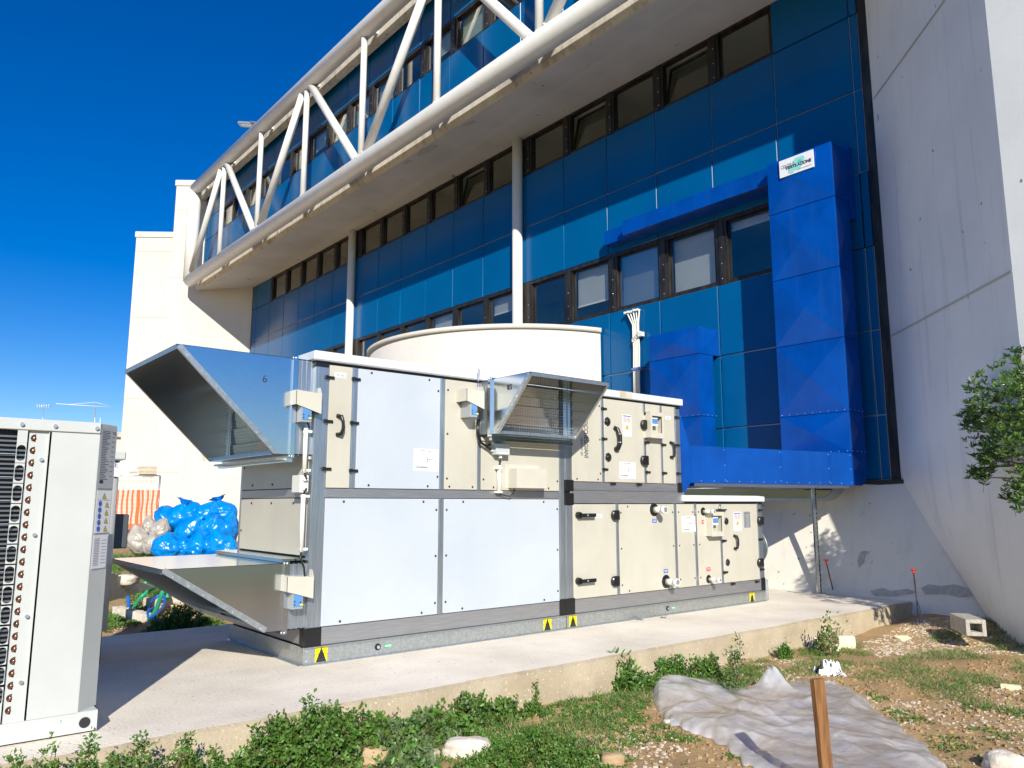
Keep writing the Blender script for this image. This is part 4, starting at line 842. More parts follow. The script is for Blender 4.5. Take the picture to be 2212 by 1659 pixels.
# conduits, boxes and cables
q = MB(); xs_ = fx(667, 1000) - .04
q.tube([(xs_, Y0 + .005, fz(667, 925)), (xs_, Y0 + .005, fz(667, 1022))], .022, 'white_pvc', 12); q.tube([(xs_ - .0, Y0 + .005, fz(664, 1068)), (xs_ - .0, Y0 + .005, fz(661, 1192))], .022, 'white_pvc', 12)
for y in (932, 1016, 1072, 1186): q.box(xs_ - .02, xs_ + .06, Y0 - .012, Y0 + .03, fz(664, y) - .012, fz(664, y) + .012, 'white_pvc')
q.build('conduit', A)
q = MB(); z = fz(650, 1045); q.box(XL - .11, XL - .02, Y0 + .03, Y0 + .22, z - .085, z + .085, 'white_pvc'); q.cyl((XL - .07, Y0 + .03, z + .045), (XL - .07, Y0 - .0, z + .045), .022, 'white_pvc', n=10); q.cyl((XL - .07, Y0 + .03, z - .045), (XL - .07, Y0, z - .045), .022, 'white_pvc', n=10); q.build('junction_box', A, .006)
q = MB(); q.tube([ony(664, 906, Y0 - .03), ony(664, 914, Y0 - .03), ony(669, 922, Y0 - .01), (xs_, Y0 + .005, fz(667, 928))], .009, 'black_plastic', 7)
q.tube([(xs_, Y0 + .005, fz(667, 1020)), (xs_, Y0 - .01, fz(667, 1026)), (XL - .06, Y0 - .01, z + .045)], .009, 'black_plastic', 7); q.tube([(XL - .06, Y0 - .01, z - .045), (xs_ + .0, Y0 - .02, z - .07), (xs_, Y0 + .005, fz(664, 1072))], .009, 'black_plastic', 7)
q.tube([(xs_, Y0 + .005, fz(661, 1190)), (xs_ - .01, Y0 - .01, fz(661, 1205)), (xs_ + .02, Y0 - .03, fz(663, 1225)), (xs_ + .03, Y0 - .03, fz(663, 1245))], .009, 'black_plastic', 7); q.build('cable', A)
b0, b1 = ony(1071, 962, Y0 - .1), ony(1100, 983, Y0 - .1)
q = MB(); q.box(b0[0], b1[0], Y0 - .11, Y0 - .012, b1[2], b0[2] + .02, 'grey_plastic'); q.box(b0[0] + .03, b1[0] - .01, Y0 - .114, Y0 - .11, b1[2] + .01, b1[2] + .025, 'white_pvc'); q.cyl(((b0[0] + b1[0]) / 2, Y0 - .06, b1[2]), ((b0[0] + b1[0]) / 2, Y0 - .06, b1[2] - .04), .022, 'white_pvc', n=12)
for dz in (.05, .13): q.cyl((b0[0], Y0 - .06, b1[2] + dz), (b0[0] - .04, Y0 - .06, b1[2] + dz), .02, 'white_pvc', n=12)
q.build('junction_box', A, .004)
q = MB(); cxm = (b0[0] + b1[0]) / 2
for k, dz in enumerate((.05, .13)):
    q.tube([ony(1031 + k * 3, 906, Y0 - .06), ony(1031 + k * 3, 935, Y0 - .06), ony(1036 + k * 3, 955, Y0 - .06), ony(1052, 966 - k * 2, Y0 - .06), (b0[0] - .03, Y0 - .06, b1[2] + dz)], .011, 'black_plastic', 8)
q.tube([(cxm, Y0 - .06, b1[2] - .03), (cxm, Y0 - .05, fz(1087, 1006))], .009, 'black_plastic', 7)
q.tube([(cxm, Y0 - .04, fz(1087, 1066)), ony(1092, 1071, Y0 - .05), ony(1102, 1072, Y0 - .06), ony(1110, 1064, Y0 - .06), ony(1111, 1055, Y0 - .06)], .007, 'black_plastic', 7); q.build('cable', A)
q = MB(); q.tube([(cxm, Y0 - .04, fz(1087, 1006)), (cxm, Y0 - .04, fz(1087, 1066))], .024, 'white_pvc', 14)
for y in (1012, 1063): q.box(cxm - .05, cxm + .025, Y0 - .07, Y0 - .008, fz(1087, y) - .012, fz(1087, y) + .012, 'white_pvc')
q.build('conduit', A)
x0_, x1_ = ony(1100, 1015, Y0 - .008)[0] + .03, ony(1222, 1060, Y0 - .175)[0]
x0_ = 5.80; x1_ = ony(1181, 1030, Y0 - .17)[0]; zt__, zb___ = ony(1112, 1011, Y0 - .17)[2], ony(1112, 1054, Y0 - .17)[2]
q = MB(); q.box(x0_, x1_, Y0 - .175, Y0 - .008, zb___, zt__, 'cream_box'); q.box(x0_ - .04, x1_ + .03, Y0 - .012, Y0 - .008, zb___ - .0, zt__ + .05, 'cream_box')
for xx_ in (x0_ + .04, x1_ - .03): q.dome((xx_, Y0 - .012, zt__ + .03), .008, 'rivet', (0, -1, 0), .6, 8, 2)
for zz in (zb___ + .05, zt__ - .05): q.dome((x0_ - .02, Y0 - .012, zz), .008, 'rivet', (0, -1, 0), .6, 8, 2)
q.build('control_box', A, .003)
# ---- lower right section
B = thing('air_handling_unit', 'lower right section of the ventilation machine with red and blue capped pipe stubs', 'ventilation unit', (XM, Y0, 0), 'sections of the ventilation machine')
ZR = 1.60
q = MB(); q.box(XM + .03, XR - .02, Y0 + .03, Y0 + DB - .02, zr0, 1.55, 'interior'); q.build('core', B)
e = dict(p1=(1331, 1337.5), p2=(1457.5, 1463.5), p3=(1501, 1507), p4=(1556, 1561))
cl = fx(1237, 1150); post(B, XM, cl, zr1, 1.48)
for a_, b_ in e.values(): post(B, fx(a_, 1180), fx(b_, 1180), zr1, 1.50)
xr0 = fx(1638, 1180); post(B, xr0, XR, zr1, 1.52)
q = MB(); q.box(cl, XR - .1, Y0 - .004, Y0 + .05, zr0 + .003, zr1 - .003, 'rail_metal'); q.box(XM + .1, fx(1478, 1070), Y0 - .004, Y0 + .05, zm0 - .05, 1.662, 'rail_metal'); q.build('rail', B, .003)
q = MB(); q.box(fx(1472, 1075), XR + .03, Y0 - .05, Y0 + DB + .03, 1.53, 1.62, 'roof_white'); q.build('roof_cover', B, .008)
q = MB(); q.box(fx(1472, 1075), XR, Y0 - .003, Y0 + .03, 1.50, 1.53, 'gasket_hole_black'); q.build('gasket_strip', B)
ZT = 1.497
d1 = face_panel(B, cl, fx(1331, 1180), zr1, ZT, 'cream', '', 'filter_door'); face_panel(B, fx(1337.5, 1180), fx(1457.5, 1180), zr1, ZT, 'cream', 'lrtb')
pq = face_panel(B, fx(1463.5, 1180), fx(1501, 1180), zr1, ZT, 'cream', 'lr'); face_panel(B, fx(1507, 1180), fx(1556, 1180), zr1, ZT, 'cream', 'l')
d2 = face_panel(B, fx(1561, 1180), xr0, zr1, ZT, 'cream', '', 'access_door')
for y in (1113, 1255):
    q = MB(); a = np.array([fx(1247, y), Y0 - .008, fz(1247, y)]); q.cyl(a, a + [0, -.05, 0], .045, 'black_plastic', .04, n=18); q.obox(a + [.13, -.06, 0], (.13, 0, 0), (0, .012, 0), (0, 0, .022), 'black_plastic'); q.obox(a + [.11, -.073, 0], (.012, 0, 0), (0, .001, 0), (0, 0, .012), 'rivet'); q.build('handle', d1, .004)
    cap_hinge(d1, fx(1327, y), fz(1327, y))
flat(d1, fx(1284.5, 1115), fx(1299, 1115), fz(1292, 1119), fz(1292, 1110.5), 'sheet', 'filtri', 'label_plate')
pipe_stub(B, fx(1412, 1101), fz(1412, 1101), .052); pipe_stub(B, fx(1438, 1256), fz(1438, 1256), .052, up=True)
flat(pq, fx(1472, 1130), fx(1501, 1130), fz(1486, 1149), fz(1486, 1115), 'sheet', 'scheme')
pipe_stub(B, fx(1518, 1105), fz(1518, 1105), .032, False, 'sticker_red'); pipe_stub(B, fx(1530, 1251), fz(1530, 1251), .032, False, 'sticker_red', True)
flat(d2, fx(1583, 1110), fx(1599.5, 1110), fz(1592, 1147), fz(1592, 1106), 'sheet', 'warn'); flat(d2, fx(1605, 1110), fx(1619, 1110), fz(1612, 1140), fz(1612, 1105), 'ink_grey', 'plate', 'data_plate')
pull(d2, fx(1586, 1160), fz(1586, 1185), fz(1586, 1157)); port(d2, fx(1571, 1215), fz(1571, 1215), .055); port(d2, fx(1568, 1126), fz(1568, 1126), .055)
for y in (1125, 1215): cap_hinge(d2, fx(1640, y), fz(1640, y))
for px, y in ((1641, 1102), (1642, 1165), (1645, 1230), (1563, 1168), (1566, 1236), (1582, 1261), (1634, 1256)): latch(d2, fx(px, y), fz(px, y))
def open_box(parent, pxl, pxr, pyt, pyb, dp=.115):
    x0, x1, z0, z1 = ony(pxl, pyb, Y0 - dp)[0], ony(pxr, pyb, Y0 - dp)[0], ony(pxl, pyb, Y0 - dp)[2], ony(pxl, pyt, Y0 - dp)[2]; q = MB(); t = .004; yf = Y0 - dp; f = .035
    q.box(x0, x0 + t, yf, Y0 - .008, z0, z1, 'cream_box'); q.box(x1 - t, x1, yf, Y0 - .008, z0, z1, 'cream_box'); q.box(x0, x1, yf, Y0 - .008, z0, z0 + t, 'cream_box'); q.box(x0, x1, yf, Y0 - .008, z1 - t, z1, 'cream_box')
    q.box(x0 - .03, x0, Y0 - .012, Y0 - .008, z0, z1, 'cream_box'); q.box(x0, x0 + f, yf - t, yf, z0, z1, 'cream_box'); q.box(x1 - f * .7, x1 + .02, yf - t, yf, z0, z1, 'cream_box'); q.box(x0 + f, x1 - f * .7, yf - t, yf, z0, z0 + .07, 'cream_box'); q.box(x0 + f, x1 - f * .7, yf - t, yf, z1 - .055, z1, 'cream_box')
    for zz in (z0 + .03, z1 - .03): q.dome(((x0 + x1) / 2 + .01, yf - t, zz), .006, 'ink_grey', (0, -1, 0), .6, 8, 2)
    c = q.build('gauge_box', parent); g = MB(); g.box(x0 + f + .01, x1 - f - .04, yf + .03, yf + .06, z1 - .19, z1 - .07, 'sheet'); g.box(x0 + f + .01, x1 - f - .042, yf + .028, yf + .03, z1 - .16, z1 - .09, 'actuator_blue')
    g.tube([(x0 + f + .03, yf + .05, z1 - .19), (x0 + f + .035, yf + .05, z0 + .16), (x0 + f + .03, yf + .05, z0 + .1)], .008, 'glow_grey', 6); g.cyl((x0 + f + .03, yf + .05, z0 + .13), (x0 + f + .03, yf + .05, z0 + .08), .013, 'black_plastic', n=8); g.build('pressure_gauge', c)
open_box(B, 1538, 1563, 1106, 1159)
q = MB(); z = fz(1555, 1101); q.box(fx(1539, 1101), fx(1564, 1101), Y0 - .05, Y0 - .008, z - .012, z + .008, 'black_plastic'); q.cyl((fx(1551, 1098), Y0 - .03, z), (fx(1551, 1098), Y0 - .03, z + .05), .014, 'rivet', n=8); q.build('latch', B)
corner(B, XM + .0, cl + .02, zr0 + .002, zr1 + .02); corner(B, XR - .11, XR + .0, zr0 + .002, zr1 + .02); corner(B, XR - .11, XR + .003, 1.49, 1.53); corner(B, XM, cl + .02, zm0 - .07, zm1 - .02)
base(B, XM + .005, XR + .0); lift_mark(B, fx(1236, 1331)); lift_mark(B, fx(1623, 1287)); drain(B, fx(1441, 1307))
q = MB(); q.box(XR, XR + .004, Y0 + .05, Y0 + DB, zr0, 1.52, 'aluminium'); q.build('end_panel', B)
# outlet stub at the right end
oc = np.array([XR + .02, Y0 + .55, .78])
q = MB(); q.box(XR + .003, XR + .06, Y0 + .12, Y0 + 1.0, .42, 1.14, 'galvanised'); q.box(XR + .06, XR + .16, Y0 + .14, Y0 + .98, .44, 1.12, 'galvanised_dull'); q.box(XR + .06, XR + .15, Y0 + .12, Y0 + .3, 1.121, 1.17, 'foam'); q.build('outlet_flange', B)
q = MB(); q.cyl((XR + .16, Y0 + .56, .79), (XR + .52, Y0 + .56, .79), .31, 'galvanised', n=36); q.cyl((XR + .5, Y0 + .56, .79), (XR + .52, Y0 + .56, .79), .315, 'galvanised_dull', n=36); q.build('outlet_spigot', B)
# ---- upper right section
U = thing('air_handling_unit', 'upper right section of the ventilation machine, stacked on the lower one, with vertical lettering', 'ventilation unit', (XM, Y0, 1.65), 'sections of the ventilation machine')
ZB_, ZT_ = 1.775, 2.88
q = MB(); q.box(XM + .03, XU2 - .02, Y0 + .03, Y0 + DB - .02, 1.66, 2.92, 'interior'); q.build('core', U)
cl2 = fx(1235, 1000); post(U, XM, cl2, ZB_, ZT_)
for a_, b_, yy in ((1299.5, 1305.5, 1000), (1391, 1396.5, 1000), (1426, 1431, 950)): post(U, fx(a_, yy), fx(b_, yy), ZB_, ZT_)
xq = fx(1459, 1000); post(U, xq, XU2, ZB_, ZT_)
q = MB(); q.box(cl2, XU2 - .1, Y0 - .004, Y0 + .05, 1.665, ZB_ - .003, 'rail_metal'); q.box(cl2, XU2 - .1, Y0 - .009, Y0 - .004, 1.668, 1.682, 'aluminium'); q.build('rail', U, .003)
q = MB(); q.box(XM + .003, XU2 + .03, Y0 - .05, Y0 + DB + .03, 2.905, 3.0, 'roof_white'); q.build('roof_cover', U, .008)
q = MB(); a = fx(1333, 855); q.box(a, a + .12, Y0 - .052, Y0 + .1, 2.92, 3.002, 'plaque'); q.box(a + .12, a + .25, Y0 - .052, Y0 + .1, 2.92, 3.003, 'cream_box'); q.build('roof_tape', U)
q = MB(); q.box(XM, XU2, Y0 - .003, Y0 + .03, ZT_, ZT_ + .025, 'gasket_hole_black'); q.build('gasket_strip', U)
p = face_panel(U, cl2, fx(1299.5, 1000), ZB_, ZT_, 'cream', 'rb')
q = MB(); a = ony(1265, 988, Y0 - .009); q.text('ROCCHEGGIANI', (a[0] - .02, Y0 - .0092, fz(1267, 902)), (0, 0, -1), (1, 0, 0), .10, 'ink', bold=.001, fit=fz(1267, 902) - fz(1267, 988))
q.text('care for air', (a[0] - .085, Y0 - .0092, fz(1262, 946)), (0, 0, -1), (1, 0, 0), .07, 'ink', fit=fz(1262, 946) - fz(1262, 985)); q.build('lettering', p)
d3 = face_panel(U, fx(1305.5, 1000), fx(1391, 1000), ZB_, ZT_, 'cream', '', 'access_door')
port(d3, fx(1311, 911), fz(1311, 911)); port(d3, fx(1313, 988), fz(1313, 988))
q = MB(); a = np.array([fx(1329, 955), Y0 - .008, fz(1329, 955)]); q.tube([a + [-.03, 0, .19], a + [0, -.04, .17], a + [.02, -.06, .08], a + [.02, -.06, -.02], a + [0, -.04, -.08], a + [0, 0, -.1]], [.03, .028, .03, .03, .035, .04], 'black_plastic', 10); q.cyl(a + [.02, -.06, .1], a + [.02, -.06, .107], .034, 'rivet', n=10); q.cyl(a + [.02, -.06, -.01], a + [.02, -.06, -.003], .034, 'rivet', n=10); q.build('handle', d3)
flat(d3, fx(1343.5, 900), fx(1362, 900), fz(1352, 943), fz(1352, 896), 'sheet', 'warn'); flat(d3, fx(1337, 1000), fx(1371, 1000), fz(1353, 1034), fz(1353, 998), 'sheet', 'scheme')
for y in (918, 995): cap_hinge(d3, fx(1390, y), fz(1390, y), .115, .135)
for px, y in ((1303, 883), (1304, 948), (1306, 1014), (1394, 894), (1396, 956), (1398, 1020), (1323, 1045), (1379, 1047)): latch(d3, fx(px, y), fz(px, y))
face_panel(U, fx(1396.5, 1000), fx(1426, 950), ZB_, ZT_, 'cream', ''); d4 = face_panel(U, fx(1431, 950), xq, ZB_, ZT_, 'cream', '', 'filter_door')
open_box(U, 1406, 1433, 889, 945); flat(d4, fx(1436, 903), fx(1448, 903), fz(1442, 907), fz(1442, 899), 'sheet', 'filtri', 'label_plate'); pull(d4, fx(1449, 970), fz(1449, 988), fz(1449, 956))
for px, y in ((1432, 961), (1434, 1022), (1461, 902), (1462, 962), (1465, 1023)): latch(d4, fx(px, y), fz(px, y))
corner(U, XM, cl2 + .02, 1.655, ZB_ + .02); corner(U, XU2 - .1, XU2 + .003, 1.655, ZB_ + .02); corner(U, XU2 - .1, XU2 + .003, ZT_ - .02, ZT_ + .025)
# curved plastic strip left standing at the machine's right corner
ps = thing('plastic_strip', 'bent strip of smoky clear plastic on the slab at the machine\'s right end', 'plastic strip', (XR + .2, Y0 + .1, 0)); q = MB(); n = 14
P = [(XR + .03 + .42 * math.sin(t * .9), Y0 + .02 + .5 * (1 - math.cos(t)), 0) for t in np.linspace(0, 1.5, n)]
for a, b in zip(P[:-1], P[1:]): q.add([(a[0], a[1], .004), (b[0], b[1], .004), (b[0], b[1], .30), (a[0], a[1], .30)], [(0, 1, 2, 3)], 'film_clear', True)
q.build('strip', ps, solid=.004)

# ================================================================== CHILLER ON THE LEFT
YC = 5.97; X1 = 1.355
ch = thing('condensing_unit', 'pale grey condensing unit with copper coil bends at the left edge of the slab', 'condensing unit', (.4, YC, 0), 'outdoor machines on the left')
def cxp(x, y): return ony(x, y, YC)[0]
def czp(x, y): return ony(x, y, YC)[2]
xe, xc, zt, zf = 1.235, .18, 1.98, .135
q = MB(); q.prism([(cxp(101, 1000), YC, zf), (xe, YC, zf), (xe, YC, zt), (cxp(101, 1000), YC, zt)], (0, .02, 0), 'unit_white'); q.dome((cxp(107, 980), YC, czp(107, 980)), .006, 'ink', (0, -1, 0), .4, 8, 2); q.build('front_panel', ch, .003)
q = MB(); c2x, c2y = xe + .135, YC + .135; q.prism([(xe, YC, zf), (c2x, c2y, zf), (c2x - .015, c2y + .015, zf), (xe - .015, YC + .015, zf)], (0, 0, zt - zf + .06), 'unit_white')
q.prism([(c2x, c2y, zf), (c2x, c2y + .95, zf), (c2x - .02, c2y + .95, zf), (c2x - .02, c2y, zf)], (0, 0, zt - zf + .06), 'unit_white'); q.build('corner_panel', ch)
q = MB(); q.box(-1.4, xe, YC - .012, YC + .02, zt, zt + .075, 'unit_white'); q.prism([(-1.4, YC, zt + .06), (xe, YC, zt + .06), (c2x, c2y, zt + .06), (c2x, c2y + .95, zt + .06), (-1.4, c2y + .95, zt + .06)], (0, 0, .015), 'unit_white')
for px in (47, 119, 209): q.cyl((cxp(px, 915), YC - .03, zt + .035), (cxp(px, 915), YC - .012, zt + .035), .014, 'rivet', n=6)
q.build('top_cap', ch, .004)
# coil section
gx = cxp(58, 1000); gx2 = cxp(102, 1000)
q = MB(); hz = [czp(75.7 - (k * 26.8) * .0885, 946 + k * 26.8) for k in range(23)]; hx = cxp(77, 946)
zz = zf
for z in hz:
    P = [(hx + .004, YC + .0165, z - .025)] + [(hx + .004 - .03 * math.cos(a), YC + .0165, z + .025 * math.sin(a)) for a in np.linspace(-math.pi / 2, math.pi / 2, 12)] + [(hx + .004, YC + .0165, z + .025)]
    q.prism(P, (0, .0015, 0), 'gasket_hole_black')  # dark half-discs on the solid plate stand for shade in the holes
q.box(gx, gx2, YC + .018, YC + .03, zz, zt, 'unit_white'); q.box(gx2, gx2 + .012, YC + .0, YC + .03, zf, zt, 'unit_white')
for y in (992, 1155, 1330, 1470): q.cyl((gx2 - .035, YC + .0, czp(80, y)), (gx2 - .035, YC + .018, czp(80, y)), .012, 'rivet', n=8)
q.build('coil_plate', ch)
q = MB(); q.box(gx, gx2, YC + .07, YC + .075, zf, zt, 'interior')
for z in hz: q.tube([(hx - .019, YC + .018, z - .014), (hx - .011, YC + .012, z - .010), (hx - .005, YC + .010, z + .002), (hx - .004, YC + .017, z + .018)], [.006, .008, .008, .006], 'copper', 8)
q.build('coil_bends', ch)
# slotted post
sx0, sx1 = cxp(32, 1000), cxp(54, 1000); q = MB(); cz = [czp(40 - k * 43.9 * .0885, 978 + k * 43.9) for k in range(13)]; sxm = (sx0 + sx1) / 2; hwid = .026; hh_ = .052; zz = zf
def ring(x, z, inner, outer_box):
    n = 16; I = []
    for k in range(n): 
        a = 2 * math.pi * k / n; I.append((x + hwid * math.cos(a), z + (hh_ - hwid) * (1 if math.sin(a) >= 0 else -1) + hwid * math.sin(a)))
    x0, x1, z0, z1 = outer_box; cxx, czz = x, z; O = []
    for (ix, iz) in I:
        dx_, dz_ = ix - cxx, iz - czz; s_ = min((x1 - cxx) / abs(dx_) if abs(dx_) > 1e-6 else 9e9, (z1 - czz) / abs(dz_) if abs(dz_) > 1e-6 else 9e9); O.append((cxx + dx_ * s_, czz + dz_ * s_))
    base_ = len(q.v); q.add([(a, YC - .002, b) for a, b in I] + [(a, YC - .002, b) for a, b in O], [(k, (k + 1) % n, n + (k + 1) % n, n + k) for k in range(n)], 'unit_white')
    for sx_ in (x0, x1):
        for sz_ in (z0, z1): q.add([(sx_, YC - .0019, sz_), (sx_, YC - .0019, sz_ + (z - sz_) * .5), (sx_ + (x - sx_) * .55, YC - .0019, sz_)], [(0, 1, 2)], 'unit_white')
for z in cz[::-1]:
    if z - .068 < zf: continue
    q.box(sx0, sx1, YC - .002, YC + .0, zz, z - .0685, 'unit_white') if z - .0685 > zz else None
    ring(sxm, z, None, (sx0, sx1, z - .068, z + .068)); zz = z + .0685
q.box(sx0, sx1, YC - .002, YC, zz, zt, 'unit_white'); q.build('slotted_post', ch)
q = MB(); q.box(-1.4, gx - .004, YC + .05, YC + .055, zf, zt, 'interior')
n = 60
for k in range(n): z = zf + .02 + (zt - zf - .04) * k / n; q.box(-1.4, sx1, YC + .022, YC + .05, z, z + .012, 'fins'); 
for k in range(0, n, 5): z = zf + .03 + (zt - zf - .04) * k / n; q.box(-1.4, sx0, YC + .012, YC + .018, z, z + .005, 'rivet')
q.build('coil_fins', ch)
q = MB(); q.box(sx1, gx, YC + .04, YC + .045, zf, zt, 'gasket_hole_black'); q.box(-1.4, xe + .03, YC + .075, c2y + .9, zf + .02, zt, 'interior'); q.build('core', ch)
q = MB(); q.box(-1.4, X1, YC - .004, YC + .025, .012, zf, 'unit_white'); q.box(X1 - .02, X1, YC + .025, c2y + .95, .012, zf, 'unit_white'); q.box(-1.4, X1 - .01, YC + .02, c2y + .9, 0, .012, 'gasket_hole_black'); q.prism([(xe, YC, zf), (X1, YC, zf), (X1, c2y, zf), (c2x, c2y, zf)], (0, 0, .004), 'unit_white')
q.cyl((X1 - .075, YC - .008, .07), (X1 - .075, YC - .003, .07), .034, 'gasket_hole_black', n=24); q.dome((X1 - .22, YC - .004, .1), .010, 'rivet', (0, -1, 0), .6, 8, 2); q.build('base_frame', ch)
# stickers on the chamfered corner
def chp(u, z): return np.array([xe + .135 * u + .0025, YC + .135 * u - .0025, z])
q = MB(); nn = np.array([.707, -.707, 0]) * .0015
def cq(u0, u1, z0, z1, m_, lift=0): q.prism([chp(u0, z0) + nn * lift, chp(u1, z0) + nn * lift, chp(u1, z1) + nn * lift, chp(u0, z1) + nn * lift], nn * .8, m_)
zz1, zz2, zz3, zz4 = 2.03, 1.60, 1.30, 1.06
cq(.02, .98, zz2 + .005, zz1, 'glow_grey'); cq(.06, .94, zz3, zz2 - .01, 'sheet'); cq(.05, .9, zz4, zz3 - .015, 'sheet')
for k in range(30): cq(.12, random.uniform(.35, .6), zz1 - .03 - k * .0115, zz1 - .0265 - k * .0115, 'ink', 1); (cq(.7, .85, zz1 - .03 - k * .0115, zz1 - .027 - k * .0115, 'ink', 1) if k % 3 == 0 else None)
c = chp(.25, zz2 + .05) + nn; uu = np.array([.707, .707, 0]); q.add([c + uu * .024 * math.cos(a) + np.array([0, 0, .014 * math.sin(a)]) for a in np.linspace(0, 2 * math.pi, 18)[:-1]], [tuple(range(17))], 'ink')
q.text('CE', chp(.74, zz1 - .045) + nn, tuple(uu), (0, 0, 1), .028, 'ink')
def ctri(u, z, s_): c = chp(u, z) + nn * 2; q.add([c - uu * s_, c + uu * s_, c + np.array([0, 0, s_ * 1.75])], [(0, 1, 2)], 'ink'); c = c + nn; q.add([c - uu * s_ * .78 + [0, 0, s_ * .12], c + uu * s_ * .78 + [0, 0, s_ * .12], c + np.array([0, 0, s_ * 1.45])], [(0, 1, 2)], 'sticker_yellow'); c = c + nn; q.add([c - uu * .002 + [0, 0, s_ * .3], c + uu * .002 + [0, 0, s_ * .3], c + uu * .002 + [0, 0, s_], c - uu * .002 + [0, 0, s_]], [(0, 1, 2, 3)], 'ink')
cq(.12, .88, zz2 - .075, zz2 - .0735, 'ink_grey', 1); ctri(.5, zz2 - .065, .022)
for k in range(4): ctri(.70, zz2 - .125 - k * .055, .022)
for k in range(5): c = chp(.28, zz2 - .10 - k * .043) + nn * 2; q.add([c + uu * .019 * math.cos(a) + np.array([0, 0, .019 * math.sin(a)]) for a in np.linspace(0, 2 * math.pi, 18)[:-1]], [tuple(range(17))], 'sticker_blue')
for k in range(17): cq(.12, .42, zz3 - .04 - k * .011, zz3 - .037 - k * .011, 'ink_grey', 1); (cq(.55, .82, zz3 - .04 - k * .011, zz3 - .038 - k * .011, 'ink_grey', 1) if k % 2 else None)
q.build('sticker', ch)
# second machine standing behind it
YD = 8.35; dx1 = ony(264.5, 1000, YD)[0]; ztD = ony(250, 994, YD)[2]
c2_ = thing('condensing_unit', 'second pale unit half hidden behind the nearer one, dark grey box on its side', 'condensing unit', (dx1 - .4, YD, 0), 'outdoor machines on the left')
q = MB(); q.prism([(dx1 - .9, YD, .30), (dx1 - .1, YD, .30), (dx1 - .03, YD + .03, .30), (dx1, YD + .1, .30), (dx1, YD + .8, .30), (dx1 - .9, YD + .8, .30)], (0, 0, ztD - .30), 'unit_white', True); q.build('cabinet', c2_)
q = MB(); q.box(dx1 - .95, dx1 + .02, YD - .05, YD + .85, ztD, ztD + .085, 'unit_white'); q.build('top_cap', c2_, .012)
q = MB(); q.box(dx1 - .14, dx1 - .02, YD - .004, YD - .002, ztD - .16, ztD - .02, 'sheet'); q.text('CE', (dx1 - .12, YD - .005, ztD - .07), (1, 0, 0), (0, 0, 1), .07, 'ink'); q.build('sticker', c2_)
a = ony(266, 1110, YD + .6); q = MB(); q.box(dx1 + .002, dx1 + .16, YD + .25, YD + .75, ony(266, 1182, YD + .5)[2], a[2], 'dark_grey'); q.build('side_box', c2_, .01)
q = MB(); q.box(dx1 - .25, dx1 - .06, YD + .02, YD + .7, 0, .30, 'gasket_hole_black')
for z in (.08, .2): q.dome((dx1 - .1, YD + .02, z), .014, 'rivet', (0, -1, 0), .5, 8, 2)
q.build('support_leg', c2_)

# ================================================================== BACK LEFT: fence, bags, antennas, trench, hoses
fa, fb = ong(200, 1150), None
FY_ = 27.5; pA = ond(180, 1152, 29.5); pB = ond(337.5, 1150, 29.0); gzf = gz(pB[0], pB[1]); ztF = ond(337, 1034, 29.0)[2]
dF = (pB - pA); dF[2] = 0; LF = np.linalg.norm(dF); dF /= LF
fe = thing('site_fence', 'temporary mesh fence panel hung with orange safety netting', 'fence', (pB[0], pB[1], gzf)); q = MB()
ztF = max(ztF, gzf + 1.9)
for t in (0, LF): p = pA + dF * t; q.tube([(p[0], p[1], gzf), (p[0], p[1], ztF)], .03, 'galvanised_dull', 8)
for z in (gzf + .12, ztF): q.tube([(pA[0], pA[1], z), (pB[0], pB[1], z)], .022, 'galvanised_dull', 8)
q.build('frame', fe); q = MB()
for k in range(int(LF / .14)): p = pA + dF * (k * .14); q.tube([(p[0], p[1], gzf + .12), (p[0], p[1], ztF)], .004, 'galvanised_dull', 4, False)
q.build('wire_infill', fe); q = MB(); zn = ztF - .48; ofs = np.array([dF[1], -dF[0], 0]) * .05
k = 0; s_ = 0
while s_ < LF - .05:
    wd = .06 if k % 5 else .11
    pts = [(pA + dF * (s_ + .012 * math.sin(j * 1.3 + k)) + ofs, zn - (zn - gzf - .15) * j / 8) for j in range(9)]
    for (p, z), (p2, z2) in zip(pts[:-1], pts[1:]): q.add([(p[0], p[1], z), (p[0] + dF[0] * wd, p[1] + dF[1] * wd, z), (p2[0] + dF[0] * wd, p2[1] + dF[1] * wd, z2), (p2[0], p2[1], z2)], [(0, 1, 2, 3)], 'net_orange')
    s_ += .155; k += 1
for j in range(30):
    z = zn - (zn - gzf - .15) * j / 29; p, p2 = pA + ofs, pB + ofs; q.add([(p[0], p[1], z), (p2[0], p2[1], z), (p2[0], p2[1], z - .012), (p[0], p[1], z - .012)], [(0, 1, 2, 3)], 'net_orange')
q.build('netting', fe)
